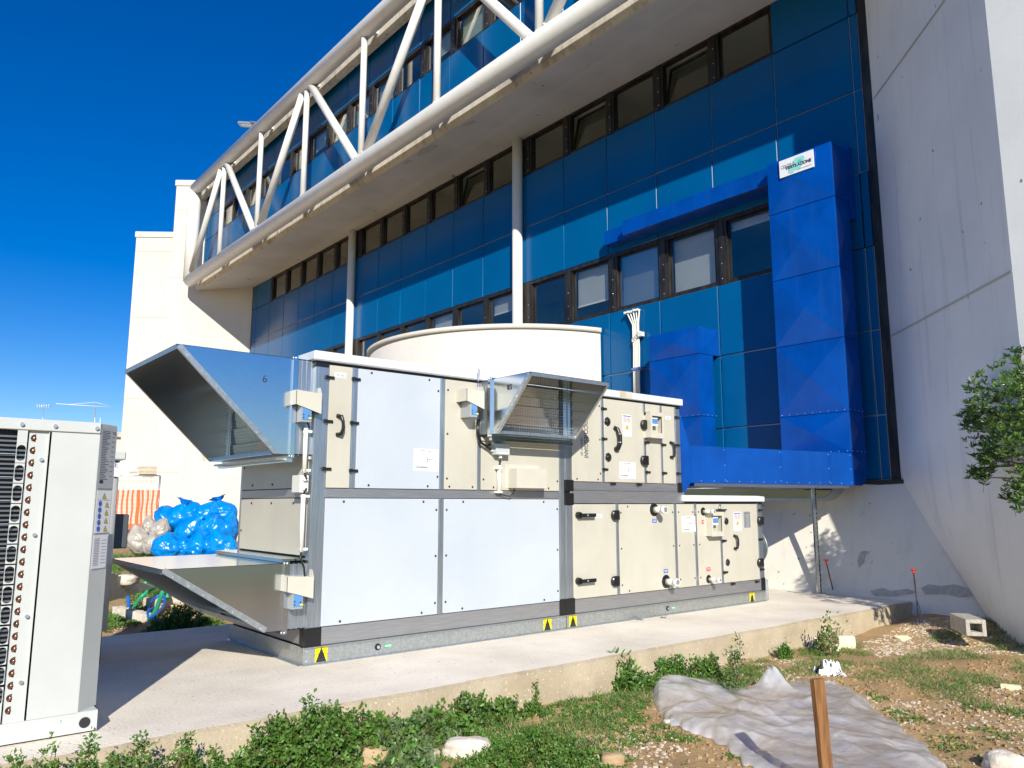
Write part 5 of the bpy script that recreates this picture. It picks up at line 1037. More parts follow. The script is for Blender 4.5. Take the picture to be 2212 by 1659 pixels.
def bag_mesh(name, seed, m_, sx, sy, sz):
    mb = MB(); n, rg = 48, 32; rr = random.Random(seed)
    for i in range(rg + 1):
        t = math.pi * i / rg; z = math.cos(t)
        for j in range(n):
            a = 2 * math.pi * j / n; d = Vector((math.sin(t) * math.cos(a), math.sin(t) * math.sin(a), z))
            neck = smooth(.55, 1.0, z); rr_ = 1 - .5 * neck + .10 * noise.noise(d * 1.6 + Vector((seed * 3.1, 0, 0))) + .05 * abs(noise.noise(Vector((a * 2.2, z * 1.2, seed)))) * (1 + 2 * neck)
            fold = .05 * math.sin(a * 7 + seed) * smooth(.2, .9, z) - .15 * max(0, .25 - abs(noise.noise(d * 1.9 + Vector((seed * 1.7, 3, 0))))) / .25 - .07 * max(0, .2 - abs(noise.noise(d * 4.3 + Vector((0, seed, 2))))) / .2
            mb.v.append((d.x * sx * (rr_ + fold), d.y * sy * (rr_ + fold), (z * sz + (.30 * sz * neck if z > .5 else 0)) * (1 + .05 * noise.noise(d * 3 + Vector((0, seed, 0))))))
    for i in range(rg):
        for j in range(n): mb.f.append([i * n + j, (i + 1) * n + j, (i + 1) * n + (j + 1) % n, i * n + (j + 1) % n]); mb.m.append(mb.mi(m_)); mb.s.append(True)
    # the tied ear of the bag
    if seed not in (2, 5): return mb
    c = Vector((0, 0, sz * 1.28)); n2 = 14; b = len(mb.v)
    for i in range(4):
        for j in range(n2):
            a = 2 * math.pi * j / n2; r_ = sx * (.14 + .11 * i) * (1 + .35 * math.sin(j * 2.6 + seed + i)); mb.v.append((c.x + r_ * math.cos(a), c.y + .6 * r_ * math.sin(a), c.z + i * sz * .13 + .05 * sz * math.sin(3 * a + seed)))
    for i in range(3):
        for j in range(n2): mb.f.append([b + i * n2 + j, b + i * n2 + (j + 1) % n2, b + (i + 1) * n2 + (j + 1) % n2, b + (i + 1) * n2 + j]); mb.m.append(0); mb.s.append(True)
    return mb
BAGS = [  # D x, y of the centre, distance, half-width px, half-height px, lean, colour, words
 (362, 1112, 19.9, 28, 22, 35, 'b', 'blue sandbag at the upper left of the heap, lying on its side'),
 (387, 1112, 19.7, 24, 26, 10, 'b', 'blue sandbag with its tied ear sticking up as a loop atop the heap'),
 (420, 1108, 19.6, 27, 26, -8, 'b', 'blue sandbag right of the looped one in the top row of the heap'),
 (452, 1105, 19.4, 26, 26, 12, 'b', 'blue sandbag near the top of the heap with a wide crumpled ear'),
 (480, 1102, 19.5, 25, 24, -12, 'b', 'topmost blue sandbag next to the grey machine panel'),
 (405, 1140, 19.0, 20, 36, 28, 'b', 'long blue sandbag leaning over diagonally in the middle of the heap'),
 (428, 1136, 19.1, 22, 28, -6, 'b', 'blue sandbag in the middle row right of the leaning one'),
 (450, 1140, 18.9, 20, 32, 16, 'b', 'blue sandbag standing tall in the middle row of the heap'),
 (473, 1138, 18.9, 22, 28, -14, 'b', 'blue sandbag with a twisted neck in the middle row on the right'),
 (492, 1140, 19.0, 20, 34, 8, 'b', 'blue sandbag in the middle row touching the edge of the machine'),
 (360, 1175, 18.4, 24, 26, 6, 'b', 'blue sandbag at the foot of the heap beside the clear sacks'),
 (392, 1176, 18.5, 23, 24, -4, 'b', 'blue sandbag half hidden by weeds in the bottom row'),
 (425, 1173, 18.3, 21, 27, 5, 'b', 'blue sandbag in the middle of the bottom row'),
 (448, 1176, 18.3, 17, 26, 12, 'b', 'narrow blue sandbag squeezed in the bottom row'),
 (472, 1170, 18.2, 22, 30, -8, 'b', 'plump shiny blue sandbag at the bottom right of the heap'),
 (491, 1178, 18.1, 20, 25, 4, 'b', 'bottom blue sandbag nearest the machine'),
 (300, 1160, 18.9, 17, 28, -12, 'c', 'leftmost clear plastic sack full of sand'),
 (324, 1135, 19.2, 15, 24, -8, 'c', 'upright clear sack of sand between the netting and the blue bags'),
 (345, 1140, 19.0, 20, 24, 14, 'c', 'large pale clear sack under the upper left blue bag'),
 (327, 1168, 18.7, 17, 22, 6, 'c', 'low clear sack behind the weeds')]
for i, (px, py, dd, hw_, hh__, lean, kc, lab) in enumerate(BAGS):
    p = ond(px, py + 9, dd); s_ = dd / FPX * 1.06; mb = bag_mesh('b', i + 1, 'bag_blue' if kc == 'b' else 'bag_clear', hw_ * s_ * 1.17, hw_ * s_ * .95, hh__ * s_ * .86)
    M = Matrix.Rotation(R(random.uniform(0, 360)), 4, 'Z'); axis = Vector(FW * [1, 1, 0]).normalized(); M = Matrix.Rotation(R(lean * 1.5), 4, axis) @ M
    mb.v = [tuple(M @ Vector(v) + Vector(p)) for v in mb.v]; o = mb.build('sandbag', org=(p[0], p[1], p[2] - hh__ * s_)); tag(o, lab, 'sandbag', 'blue sandbags in a heap' if kc == 'b' else 'clear sacks of sand')
# far antennas and the roofline that carries them
an = thing('antenna_mast', 'white television aerial on a thin mast, far off on the left', 'antenna', tuple(ond(92, 925, 60)), 'distant aerials'); q = MB()
q.tube([ond(90, 960, 60), ond(93, 877, 60)], .025, 'glow_grey', 6); q.tube([ond(77, 877, 60), ond(110, 877.5, 60)], .02, 'glow_grey', 5)
for k in range(6): q.tube([ond(80 + k * 5, 874, 60), ond(81 + k * 5, 882, 60)], .02, 'sheet', 4)
q.build('aerial', an)
an = thing('antenna_mast', 'long horizontal boom aerial on a lattice mast beside the white tower', 'antenna', tuple(ond(204, 925, 60)), 'distant aerials'); q = MB()
q.tube([ond(204, 960, 60), ond(205.5, 877, 60)], .035, 'glow_grey', 6); q.tube([ond(121, 872, 60), ond(240, 880, 60)], .022, 'sheet', 5); q.tube([ond(150, 873.5, 60), ond(206, 869, 60), ond(238, 877, 60)], .015, 'sheet', 4); q.tube([ond(216, 960, 60), ond(216.5, 902, 60)], .02, 'sheet', 5)
for k in range(8): q.tube([ond(203, 905 + k * 5, 60), ond(208, 908 + k * 5, 60)], .03, 'glow_grey', 4)
q.build('aerial', an)
fbld = MB(); a_, b_ = ond(60, 930, 75), ond(250, 930, 75); fbld.box(-12, 25, 71, 82, .5, 7.0, 'white_render'); fbld.box(-12.3, 25.3, 70.7, 82.3, 7.0, 7.4, 'concrete_edge')
o = fbld.build('distant_building', org=(6, 76, .5)); tag(o, 'low flat-roofed building hidden behind the left machine, carrying the aerials', 'building')
# concrete trench edge, kerbs, hoses
def gbox(name, lab, cat, pts, h, m_, th=.16, group=None, zlow=-.35):
    P = [ong(x, y) for x, y in pts]; a, b = P[0], P[1]; d = (b - a); d[2] = 0; L = np.linalg.norm(d); d /= L; nrm = np.array([-d[1], d[0], 0]) * th
    mb = MB(); n = 14; 
    for k in range(n):
        s0, s1 = L * k / n, L * (k + 1) / n; za = (a + (b - a) * k / n)[2] + h + .02 * noise.noise(Vector((k * .7, h, 0)))
        mb.prism([a + d * s0 + [0, 0, -.2], a + d * s1 + [0, 0, -.2], a + d * s1 + nrm + [0, 0, -.2], a + d * s0 + nrm + [0, 0, -.2]], (0, 0, za - a[2] + .2), m_)
    o = mb.build(name, org=tuple(a)); tag(o, lab, cat, group); return o
gbox('trench_wall', 'grey concrete trench wall with hoses draped over it', 'wall', ((238, 1268), (335, 1295)), .18, 'block_concrete', .12)
gbox('kerb_stone', 'broken pale kerb running past the hoses', 'kerb', ((242, 1325), (320, 1345)), .10, 'rock_white', .14, 'pale kerbs behind the slab')
gbox('kerb_stone', 'pale kerb continuing under the lower hood', 'kerb', ((318, 1312), (420, 1300)), .14, 'rock_white', .2, 'pale kerbs behind the slab')
def hose(lab, pts, r, m_, zs_):
    P = [ong(x, y) + [0, 0, z] for (x, y), z in zip(pts, zs_)]
    # smooth it
    Q = []
    for i in range(len(P) - 1):
        p0, p1, p2, p3 = P[max(i - 1, 0)], P[i], P[i + 1], P[min(i + 2, len(P) - 1)]
        for t in np.linspace(0, 1, 7)[:-1]: Q.append(.5 * ((2 * p1) + (-p0 + p2) * t + (2 * p0 - 5 * p1 + 4 * p2 - p3) * t * t + (-p0 + 3 * p1 - 3 * p2 + p3) * t ** 3))
    Q.append(P[-1]); mb = MB(); mb.tube(Q, r, m_, 9); o = mb.build('hose', org=tuple(P[0])); tag(o, lab, 'hose', 'hoses by the trench')
hose('upper green hose arching over the trench wall', [(240, 1300), (262, 1298), (300, 1295), (330, 1290), (350, 1288), (362, 1300)], .032, 'hose_green', [.1, .16, .22, .3, .3, .05])
hose('lower green hose curving down in front of the trench wall', [(286, 1322), (300, 1310), (322, 1302), (342, 1300), (352, 1292)], .03, 'hose_green', [.03, .12, .2, .28, .3])
hose('green hose dropping forward onto the kerb', [(356, 1300), (346, 1318), (334, 1336), (322, 1345)], .036, 'hose_green', [.3, .22, .1, .06])
hose('blue hose looping behind the grey unit', [(238, 1290), (255, 1288), (270, 1300), (277, 1320), (276, 1330)], .025, 'hose_blue', [.2, .3, .22, .1, .02])
hose('coiled blue hose beside the kerb', [(330, 1330), (318, 1338), (322, 1345), (340, 1338), (354, 1325), (348, 1312), (330, 1318), (320, 1332), (336, 1348)], .02, 'hose_blue', [.12, .1, .08, .1, .16, .2, .16, .1, .05])
# ================================================================== STONES, BLOCK, DEBRIS
def rock(lab, px, py, wpx, hpx, m_, seed, name='rock', group=None, flatten=.8):
    p = ong(px, py + hpx * .35); s_ = math.hypot(p[0], p[1]) / FPX * 1.0; rx = wpx / 2 * s_; rz = hpx / 2 * s_ * .95; mb = MB(); n, rg = 22, 14
    rot = Matrix.Rotation(R(YAW - 90), 3, 'Z')
    for i in range(rg + 1):
        t = math.pi * i / rg
        for j in range(n):
            a = 2 * math.pi * j / n; d = Vector((math.sin(t) * math.cos(a), math.sin(t) * math.sin(a), math.cos(t)))
            # blocky: push the sphere towards a superellipsoid and break it with noise
            k = (abs(d.x) ** 4 + abs(d.y) ** 4 + abs(d.z) ** 4) ** -.25; q_ = k * (1 + .22 * noise.noise(d * 1.3 + Vector((seed, 0, 0))) + .10 * noise.noise(d * 4 + Vector((0, seed, 0)))) * .92
            v = rot @ Vector((d.x * rx * q_, d.y * rx * flatten * q_, d.z * rz * q_)); mb.v.append((v.x + p[0], v.y + p[1], v.z + p[2] + rz * .62))
    for i in range(rg):
        for j in range(n): mb.f.append([i * n + j, (i + 1) * n + j, (i + 1) * n + (j + 1) % n, i * n + (j + 1) % n]); mb.m.append(mb.mi(m_)); mb.s.append(i % 2 == 0 or m_ != 'x')
    o = mb.build(name, org=(p[0], p[1], p[2])); tag(o, lab, 'rock', group); return o
rock('yellow-brown rough rock among the leaves at the bottom', 812, 1632, 62, 46, 'rock_brown', 3.1)
rock('whitish lump of old concrete lying in the weeds at the bottom centre', 1008, 1615, 100, 44, 'rock_white', 5.3, 'concrete_lump', flatten=.5)
rock('large smooth pale stone at the bottom right corner', 2170, 1652, 64, 44, 'rock_white', 8.4)
rock('sandy stone at the bottom edge left of the plastic sheet', 1326, 1640, 50, 30, 'rock_brown', 9.9)
rock('small pale stone beside the weeds below the plastic sheet', 1445, 1560, 24, 12, 'rock_white', 12.2)
rock('pale flat stone on the bank left behind the hood', 272, 1252, 50, 22, 'rock_white', 14.2)
rock('small white stone near the yellow strap', 935, 1628, 30, 18, 'rock_white', 15.5)
# hollow concrete block
def build_block():
    p = ong(2092, 1368); u = np.array([math.cos(R(38)), math.sin(R(38)), 0]); v = np.array([-u[1], u[0], 0]); mb = MB(); L, W, H = .30, .115, .10
    p = p + [0, 0, .01]; z0, z1 = 0, 2 * H
    def P(a, b, z): return p + u * a + v * b + np.array([0, 0, z])
    t = .048
    for (b0, b1, za, zb) in ((-W, -W + t, 0, z1), (W - t, W, 0, z1), (-W + t, W - t, 0, t), (-W + t, W - t, z1 - t, z1)): mb.prism([P(-L, b0, za), P(-L, b1, za), P(-L, b1, zb), P(-L, b0, zb)], u * 2 * L, 'block_concrete')
    mb.prism([P(-L + .22, -W + t, t), P(-L + .22, W - t, t), P(-L + .22, W - t, z1 - t), P(-L + .22, -W + t, z1 - t)], u * .05, 'block_concrete')
    o = mb.build('concrete_block', org=tuple(p)); tag(o, 'grey hollow concrete block lying by the foot of the white wall', 'block'); b = o.modifiers.new('bevel', 'BEVEL'); b.width = .006; b.segments = 2
build_block()
def chunk(lab, px, py, w_, d_, h_, ang, m_, name, cat, group=None, tilt=0):
    p = ong(px, py); M = Matrix.Translation(Vector(p) + Vector((0, 0, h_ * .45))) @ Matrix.Rotation(R(ang), 4, 'Z') @ Matrix.Rotation(R(tilt), 4, 'X'); mb = MB()
    mb.box(-w_ / 2, w_ / 2, -d_ / 2, d_ / 2, -h_ / 2, h_ / 2, m_); mb.v = [tuple(M @ Vector((x * (1 + random.uniform(-.08, .08)), y * (1 + random.uniform(-.08, .08)), z * (1 + random.uniform(-.08, .08))))) for x, y, z in mb.v]
    o = mb.build(name, org=tuple(p)); tag(o, lab, cat, group); b = o.modifiers.new('bevel', 'BEVEL'); b.width = min(w_, h_) * .09; b.segments = 2
chunk('larger pale yellow foam block by the slab side', 1828, 1400, .21, .1, .16, -40, 'foam', 'foam_block', 'foam block', 'foam offcuts')
chunk('smaller square foam block in front of the larger one', 1803, 1412, .14, .08, .115, -38, 'foam', 'foam_block', 'foam block', 'foam offcuts')
chunk('thin foam slab lying alone on the pale gravel', 1953, 1382, .20, .16, .03, -30, 'foam', 'foam_block', 'foam block', 'foam offcuts', 12)
chunk('foam splinter in the grass at the right edge', 2184, 1490, .17, .05, .05, -70, 'foam', 'foam_block', 'foam block', 'foam offcuts', 10)
def slabpiece(px, py, lab):
    p = onz(px, py, 0); mb = MB(); u = np.array([.85, .5, 0]); v = np.array([-.5, .85, 0])
    for s_ in (-1, 1): mb.prism([p + v * .03 * s_ - u * .06, p + v * .03 * s_ + u * .06, p + v * .026 * s_ + u * .06, p + v * .026 * s_ - u * .06], (0, 0, .035), 'galvanised_dull')
    mb.prism([p - v * .03 - u * .06, p - v * .03 + u * .06, p + v * .03 + u * .06, p + v * .03 - u * .06], (0, 0, .005), 'galvanised_dull'); o = mb.build('strut_offcut', org=tuple(p)); tag(o, lab, 'metal offcut', 'metal offcuts on the slab')
slabpiece(1383, 1339, 'larger U-shaped metal offcut lying on the slab'); slabpiece(1434, 1335, 'smaller metal offcut lying on the slab, right of the larger one')
def crumple(lab, px, py, w_, h_, seed, mats2, name='plastic_scrap', cat='plastic scrap'):
    p = ong(px, py); mb = MB(); n = 16
    for i in range(n + 1):
        for j in range(n + 1):
            u, v = i / n - .5, j / n - .5; z = h_ * (abs(noise.noise(Vector((u * 5, v * 5, seed)))) * 1.6 + .5 * abs(noise.noise(Vector((u * 12, v * 12, seed + 3))))) * (1 - (2 * max(abs(u), abs(v))) ** 3) ; x = u * w_ * (1 + .3 * noise.noise(Vector((u * 4, v * 4, seed + 7)))); y = v * w_ * .6 * (1 + .3 * noise.noise(Vector((u * 4, v * 4, seed + 9))))
            a = R(YAW - 90); mb.v.append((p[0] + x * math.cos(a) - y * math.sin(a), p[1] + x * math.sin(a) + y * math.cos(a), p[2] + .005 + z))
    for i in range(n):
        for j in range(n): mb.f.append([i * (n + 1) + j, (i + 1) * (n + 1) + j, (i + 1) * (n + 1) + j + 1, i * (n + 1) + j + 1]); mb.m.append(mb.mi(mats2[0] if noise.noise(Vector((i * .35, j * .5, seed))) > -.02 else mats2[1])); mb.s.append(False)
    o = mb.build(name, org=tuple(p)); tag(o, lab, cat, 'crumpled plastic scraps')
crumple('crumpled black and white plastic scrap behind the wooden stake', 1790, 1458, .30, .16, 2.2, ('scrap_white', 'black_plastic')); crumple('smaller crumpled black and white plastic beside the foam blocks', 1762, 1402, .22, .13, 6.1, ('scrap_white', 'black_plastic'))
crumple('scrap of yellow strap in the weeds above the concrete lump', 965, 1592, .28, .05, 8.5, ('sticker_yellow', 'leaf'), 'yellow_strap', 'strap')
# wooden stake
def build_stake():
    b = ong(1793, 1730); mb = MB(); rot = R(YAW - 90 + 22); H = b[2] + .0; top = ony(1765, 1466, b[1])[2]; n = 18; wx, wy = .0425, .018
    lean = np.array([ony(1765, 1466, b[1])[0] - b[0], 0])
    for i in range(n + 1):
        t = i / n; z = b[2] - .1 + (top - b[2] + .1) * t; k = 1 + .05 * noise.noise(Vector((0, 0, t * 6))) - (.16 * math.exp(-((t - .52) / .05) ** 2)); c = np.array([b[0] + lean[0] * t, b[1]])
        for sx_, sy_ in ((-1, -1), (1, -1), (1, 1), (-1, 1)):
            x, y = sx_ * wx * (k if sx_ > 0 else 1 + .04 * noise.noise(Vector((5, 0, t * 5)))), sy_ * wy; mb.v.append((c[0] + x * math.cos(rot) - y * math.sin(rot), c[1] + x * math.sin(rot) + y * math.cos(rot), z))
    for i in range(n):
        for j in range(4): k = (j + 1) % 4; mb.f.append([i * 4 + j, i * 4 + k, (i + 1) * 4 + k, (i + 1) * 4 + j]); mb.m.append(mb.mi('wood')); mb.s.append(False)
    mb.f.append([n * 4 + j for j in range(4)]); mb.m.append(0); mb.s.append(False)
    o = mb.build('wooden_stake', org=tuple(b)); tag(o, 'rough brown wooden stake driven into the soil in front of the plastic sheet', 'stake')
build_stake()
# rebars with caps
def rebar(lab, base_, topx, topy, capm, wires=False):
    r = thing('rebar_stake', lab, 'stake', tuple(base_), 'steel stakes with plastic caps'); top = ony(topx, topy, base_[1] - .03)
    q = MB(); q.tube([base_ - [0, 0, .05], top], .010, 'rust', 8); q.build('rod', r)
    q = MB(); q.cyl(top - [0, 0, .045], top + [0, 0, .005], .016, capm, .028, n=14); q.cyl(top + [0, 0, .005], top + [0, 0, .022], .044, capm, n=18); q.build('cap', r)
    if wires:
        q = MB(); b = base_
        q.tube([top - [0, 0, .35], b + [-.02, -.03, .25], b + [.03, -.03, .1], b + [.09, -.05, .0], b + [.12, -.05, -.02]], .007, 'actuator_blue', 6); q.tube([b + [0, 0, .12], b + [-.05, 0, .05], b + [-.03, -.02, -.05]], .007, 'actuator_blue', 6); q.build('tie_wire', r)
rebar('rusty steel stake with an orange mushroom cap on the slab by the plinth', onz(1800, 1282, 0) + [0, -.02, 0], 1784, 1211, 'orange'); rebar('steel stake with a faded red cap and wire beside the slab corner', ong(1986, 1350), 1973, 1232, 'red_cap', True)
p = onz(1692, 1272, 0); q = MB(); q.tube([p + [0, 0, 0], p + [.0, -.02, .03], p + [.03, -.05, .12]], [.004, .02, .014], 'hose_blue', 8); o = q.build('blue_plastic_tag', org=tuple(p)); tag(o, 'small bright blue plastic tag leaning at the foot of the plinth', 'plastic tag')
# ================================================================== CLEAR PLASTIC SHEET
def build_sheet():
    Uu = [(1404, 1497), (1440, 1476), (1478, 1466), (1530, 1470), (1600, 1486), (1655, 1492), (1700, 1478), (1760, 1466), (1830, 1490), (1880, 1525), (1950, 1575), (2010, 1625), (2050, 1670)]
    Ll = [(1408, 1512), (1425, 1545), (1450, 1570), (1490, 1585), (1540, 1600), (1590, 1640), (1640, 1668), (1700, 1720), (1760, 1750), (1820, 1790), (1900, 1830), (1970, 1850), (2060, 1860)]
    FOLDS = [(.3, 1.1, .09), (1.3, 1.6, .08), (2.2, 2.3, .07), (.8, 3.7, .055), (2.8, 4.6, .045), (1.8, 7.5, .028), (.1, 9.5, .02), (2.5, 12, .014), (1.1, 15, .011)]; N, M_ = 300, 150; U = np.array([ong(*p) for p in Uu]); L = np.array([ong(*p) for p in Ll]); V = []; E_ = []
    ks = np.linspace(0, 12, N)
    for i, k in enumerate(ks):
        a = np.array([np.interp(k, range(13), U[:, c]) for c in range(3)]); b = np.array([np.interp(k, range(13), L[:, c]) for c in range(3)])
        for j in range(M_):
            v = j / (M_ - 1); p = a + (b - a) * (v * (1.0 + .07 * noise.noise(Vector((k * 2.3, 3, 0)))) + .05 * noise.noise(Vector((k * 3.1, 0, 0))) * (1 - v)); e = math.sin(math.pi * v) ** .6 * min(1, i / 18)
            q_ = Vector((p[0], p[1], 0)); wx_ = p[0] + .16 * noise.noise(q_ * 1.7); wy_ = p[1] + .16 * noise.noise(q_ * 1.7 + Vector((7, 0, 0))); h = .03
            h = e * .05 * (1 + noise.noise(q_ * 1.1)) + .010
            E_.append(e)
            V.append((p[0], p[1], gz(p[0], p[1]) + max(.012, h)))
    V = np.array(V); E_ = np.array(E_); rs_ = random.Random(77); base_dir = math.atan2(*(U[-1] - U[0])[1::-1])
    for k in range(150):     # sharp creases: straight ridges that rise and die away along their length
        c = V[rs_.randrange(len(V))]; a = base_dir + rs_.gauss(0, .75); ln = rs_.uniform(.10, .55) * (1.3 if k < 30 else .6); am = ln * rs_.uniform(.07, .16); wd = ln * rs_.uniform(.10, .22)
        dx, dy = V[:, 0] - c[0], V[:, 1] - c[1]; al = (dx * math.cos(a) + dy * math.sin(a)) / ln; ac = np.abs(-dx * math.sin(a) + dy * math.cos(a) + .05 * ln * np.sin(al * 3 + k)) / wd
        V[:, 2] += E_ * am * np.exp(-al ** 2 * 1.5) * np.exp(-ac) * (1 if rs_.random() < .8 else -.45)
    G_ = np.array([gz(x, y) for x, y in V[:, :2]]); hh_ = np.maximum(V[:, 2] - G_, .008); V[:, 2] = G_ + .15 * np.tanh(hh_ / .15); pk = ong(1672, 1500)   # one corner stands up in a peak
    d = np.hypot(V[:, 0] - pk[0], V[:, 1] - pk[1]); V[:, 2] += .17 * np.exp(-((V[:, 0] - pk[0]) / .05) ** 2 - ((V[:, 1] - pk[1]) / .13) ** 2) + .06 * np.exp(-(d / .2) ** 2)
    i = np.arange(N * M_).reshape(N, M_); F = np.stack([i[:-1, :-1], i[1:, :-1], i[1:, 1:], i[:-1, 1:]], -1).reshape(-1, 4)
    o = npmesh('plastic_sheet', V, F, np.zeros(len(F)), ['film_clear'], org=tuple(ong(1650, 1600)), smooth_=True); tag(o, 'large crumpled sheet of clear plastic film lying on the soil at the lower right', 'plastic sheet')
build_sheet()

# ================================================================== PLANTS
def rosette_cloud(centres, n_per, L, W, spread, upb=.4):
    """rosettes of small leaves at the given tips"""
    C = np.repeat(centres, n_per, axis=0) + RNG.normal(size=(len(centres) * n_per, 3)) * spread; D = RNG.normal(size=C.shape); D[:, 2] = np.abs(D[:, 2]) * .6 + upb
    return leafset(C, D, RNG.uniform(.6, 1.15, len(C)) * L, RNG.uniform(.7, 1.1, len(C)) * W)
def bush(name, lab, cat, blobs, n_tip, n_per, L, W, mats_, stems=40, group=None, stem_h=1.0, mix=(.6, .25, .15)):
    """blobs: list of (centre xyz, rx, ry, rz)"""
    c0 = blobs[0][0]; base_ = (c0[0], c0[1], gz(c0[0], c0[1])); t = thing(name, lab, cat, base_, group); T = []
    wts = np.array([b[1] * b[2] * b[3] + 1e-5 for b in blobs]) ** .7; wts /= wts.sum()
    for (c, rx, ry, rz), w_ in zip(blobs, wts):
        n = max(8, int(n_tip * w_)); d = RNG.normal(size=(n, 3)); d /= np.linalg.norm(d, axis=1, keepdims=True); d[:, 2] = np.abs(d[:, 2]) * 1.1 - .15; r = RNG.uniform(.35, 1.0, (n, 1)) ** .5
        cl = .75 + .5 * np.array([noise.noise(Vector(tuple(q * 2.2 + np.array(c)))) for q in d])[:, None]
        T.append(np.array(c) + d * r * cl * [rx, ry, rz])
    T = np.concatenate(T); gz_ = np.array([gz(x, y) for x, y in T[:, :2]]); T[:, 2] = np.maximum(T[:, 2], gz_ + .01)
    V, F = rosette_cloud(T, n_per, L, W, L * .35); mi = np.repeat(RNG.choice(len(mats_), size=len(T), p=mix[:len(mats_)] if len(mats_) == 3 else None), n_per); mi = np.repeat(mi, 2)
    npmesh('foliage', V, F, mi, mats_, t)
    q = MB()
    for k in RNG.choice(len(T), min(stems, len(T)), replace=False):
        p = T[k]; b = np.array([c0[0] + (p[0] - c0[0]) * .45, c0[1] + (p[1] - c0[1]) * .45, 0]); b[2] = gz(b[0], b[1]); m = (p + b) / 2 + RNG.normal(size=3) * .02 + [0, 0, .01]; q.tube([b, m, p], [.0045, .0035, .002], 'stem', 5, True)
    q.build('stems', t); return t
def wb(px, Y, wm, dm, hm):
    x = ony(px, 1620, Y)[0]; return (np.array([x, Y, gz(x, Y)]), wm / 2, dm / 2, hm)
def blob(px, py, wpx, hpx, depth=1., lift=0):
    """a mound whose foot stands where the line of sight meets the soil"""
    p = ong(px, py + hpx / 2); s_ = math.hypot(p[0], p[1]) / FPX; return (np.array([p[0], p[1], gz(p[0], p[1]) + lift]), wpx / 2 * s_, wpx / 2 * s_ * depth, hpx * s_ * 1.0)
LM = ['leaf', 'leaf_bright', 'leaf_pale']
bush('foreground_shrub', 'large leafy green shrub at the front of the slab, bottom left of centre', 'shrub', [blob(690, 1575, 300, 150, .7), blob(600, 1600, 200, 120, .7), blob(800, 1580, 160, 120, .7), blob(560, 1640, 200, 80, .7)], 1700, 6, .042, .023, LM, 130, mix=(.62, .33, .05))
bush('weed_clump', 'sprawling weeds with red stems at the bottom left corner', 'weed', [wb(90, 5.25, .5, .35, .60), wb(20, 5.3, .35, .35, .54), wb(190, 5.2, .4, .35, .55), wb(150, 5.0, .7, .5, .42)], 2200, 6, .034, .017, LM, 130, 'weeds along the slab', mix=(.65, .33, .02))
bush('weed_clump', 'straggling weeds at the slab edge between the grey unit and the shrub', 'weed', [wb(300, 5.25, .45, .35, .52), wb(250, 5.1, .5, .4, .46), wb(400, 5.3, .35, .25, .47), wb(470, 5.25, .3, .3, .34)], 1700, 6, .032, .016, LM, 130, 'weeds along the slab', mix=(.65, .33, .02))
bush('weed_clump', 'pale woolly weed against the slab right of the big shrub', 'weed', [blob(860, 1590, 130, 100, .7), blob(930, 1560, 110, 90, .7), blob(880, 1640, 170, 60, .7)], 700, 6, .052, .034, LM, 60, 'weeds along the slab', mix=(.3, .15, .55))
bush('weed_clump', 'dark weeds along the slab below the warning stickers', 'weed', [blob(1010, 1530, 150, 80, .6), blob(1090, 1530, 120, 60, .6), blob(980, 1570, 120, 50, .6)], 520, 6, .046, .030, LM, 60, 'weeds along the slab', mix=(.6, .25, .15))
bush('weed_clump', 'low creeping weeds filling the bottom centre foreground', 'weed', [blob(1150, 1600, 260, 50, .8), blob(1050, 1640, 200, 50, .8), blob(1230, 1630, 160, 40, .8)], 1100, 6, .030, .014, LM, 60, 'weeds along the slab', mix=(.7, .28, .02))
bush('weed_clump', 'small upright weed in front of the crumbled slab edge', 'weed', [blob(1155, 1490, 26, 70, 1), blob(1150, 1530, 60, 30, 1)], 100, 6, .034, .02, LM, 20, 'weeds along the slab', mix=(.8, .15, .05))
bush('leafy_plant', 'bright green plant with pointed leaves standing by the slab edge', 'plant', [blob(1345, 1440, 70, 90, 1), blob(1365, 1420, 50, 60, 1), blob(1350, 1470, 80, 40, 1)], 130, 6, .075, .032, ['leaf_bright', 'leaf', 'leaf'], 30, mix=(.7, .2, .1))
bush('leafy_plant', 'tall grey-green branching weed behind the plastic sheet', 'plant', [blob(1590, 1430, 60, 110, .8), blob(1580, 1470, 90, 50, .8)], 170, 5, .045, .024, ['leaf', 'leaf_pale', 'leaf_pale'], 60, mix=(.5, .35, .15))
bush('leafy_plant', 'branching dark green weed growing behind the foam blocks', 'plant', [blob(1790, 1370, 80, 90, .7), blob(1815, 1350, 70, 50, .6), blob(1775, 1390, 60, 40, .7)], 170, 5, .05, .026, ['leaf', 'leaf', 'leaf_pale'], 60, mix=(.5, .35, .15))
bush('weed_clump', 'weeds filling the gap between the slab and the plastic sheet', 'weed', [blob(1450, 1440, 120, 50, .6), blob(1520, 1440, 130, 55, .6), blob(1390, 1470, 120, 40, .6)], 600, 6, .042, .024, LM, 30, 'weeds along the slab', mix=(.6, .3, .1))
bush('weed_clump', 'small round weed at the slab edge left of the black and white plastic', 'weed', [blob(1695, 1405, 50, 36, .8)], 90, 6, .04, .02, LM, 10, 'weeds along the slab', mix=(.7, .3, .0))
bush('weed_clump', 'dense leafy weeds behind the slab under the lower hood', 'weed', [blob(400, 1330, 110, 60, .8), blob(350, 1345, 80, 35, .8), blob(450, 1345, 80, 30, .8)], 450, 6, .06, .035, LM, 30, 'weeds behind the machine', mix=(.45, .4, .15))
bush('weed_clump', 'weeds growing in front of the blue sandbags', 'weed', [blob(430, 1192, 130, 26, .8), blob(380, 1190, 60, 40, .8), blob(310, 1170, 40, 50, .8)], 600, 5, .10, .04, LM, 20, 'weeds behind the machine', mix=(.5, .3, .2))
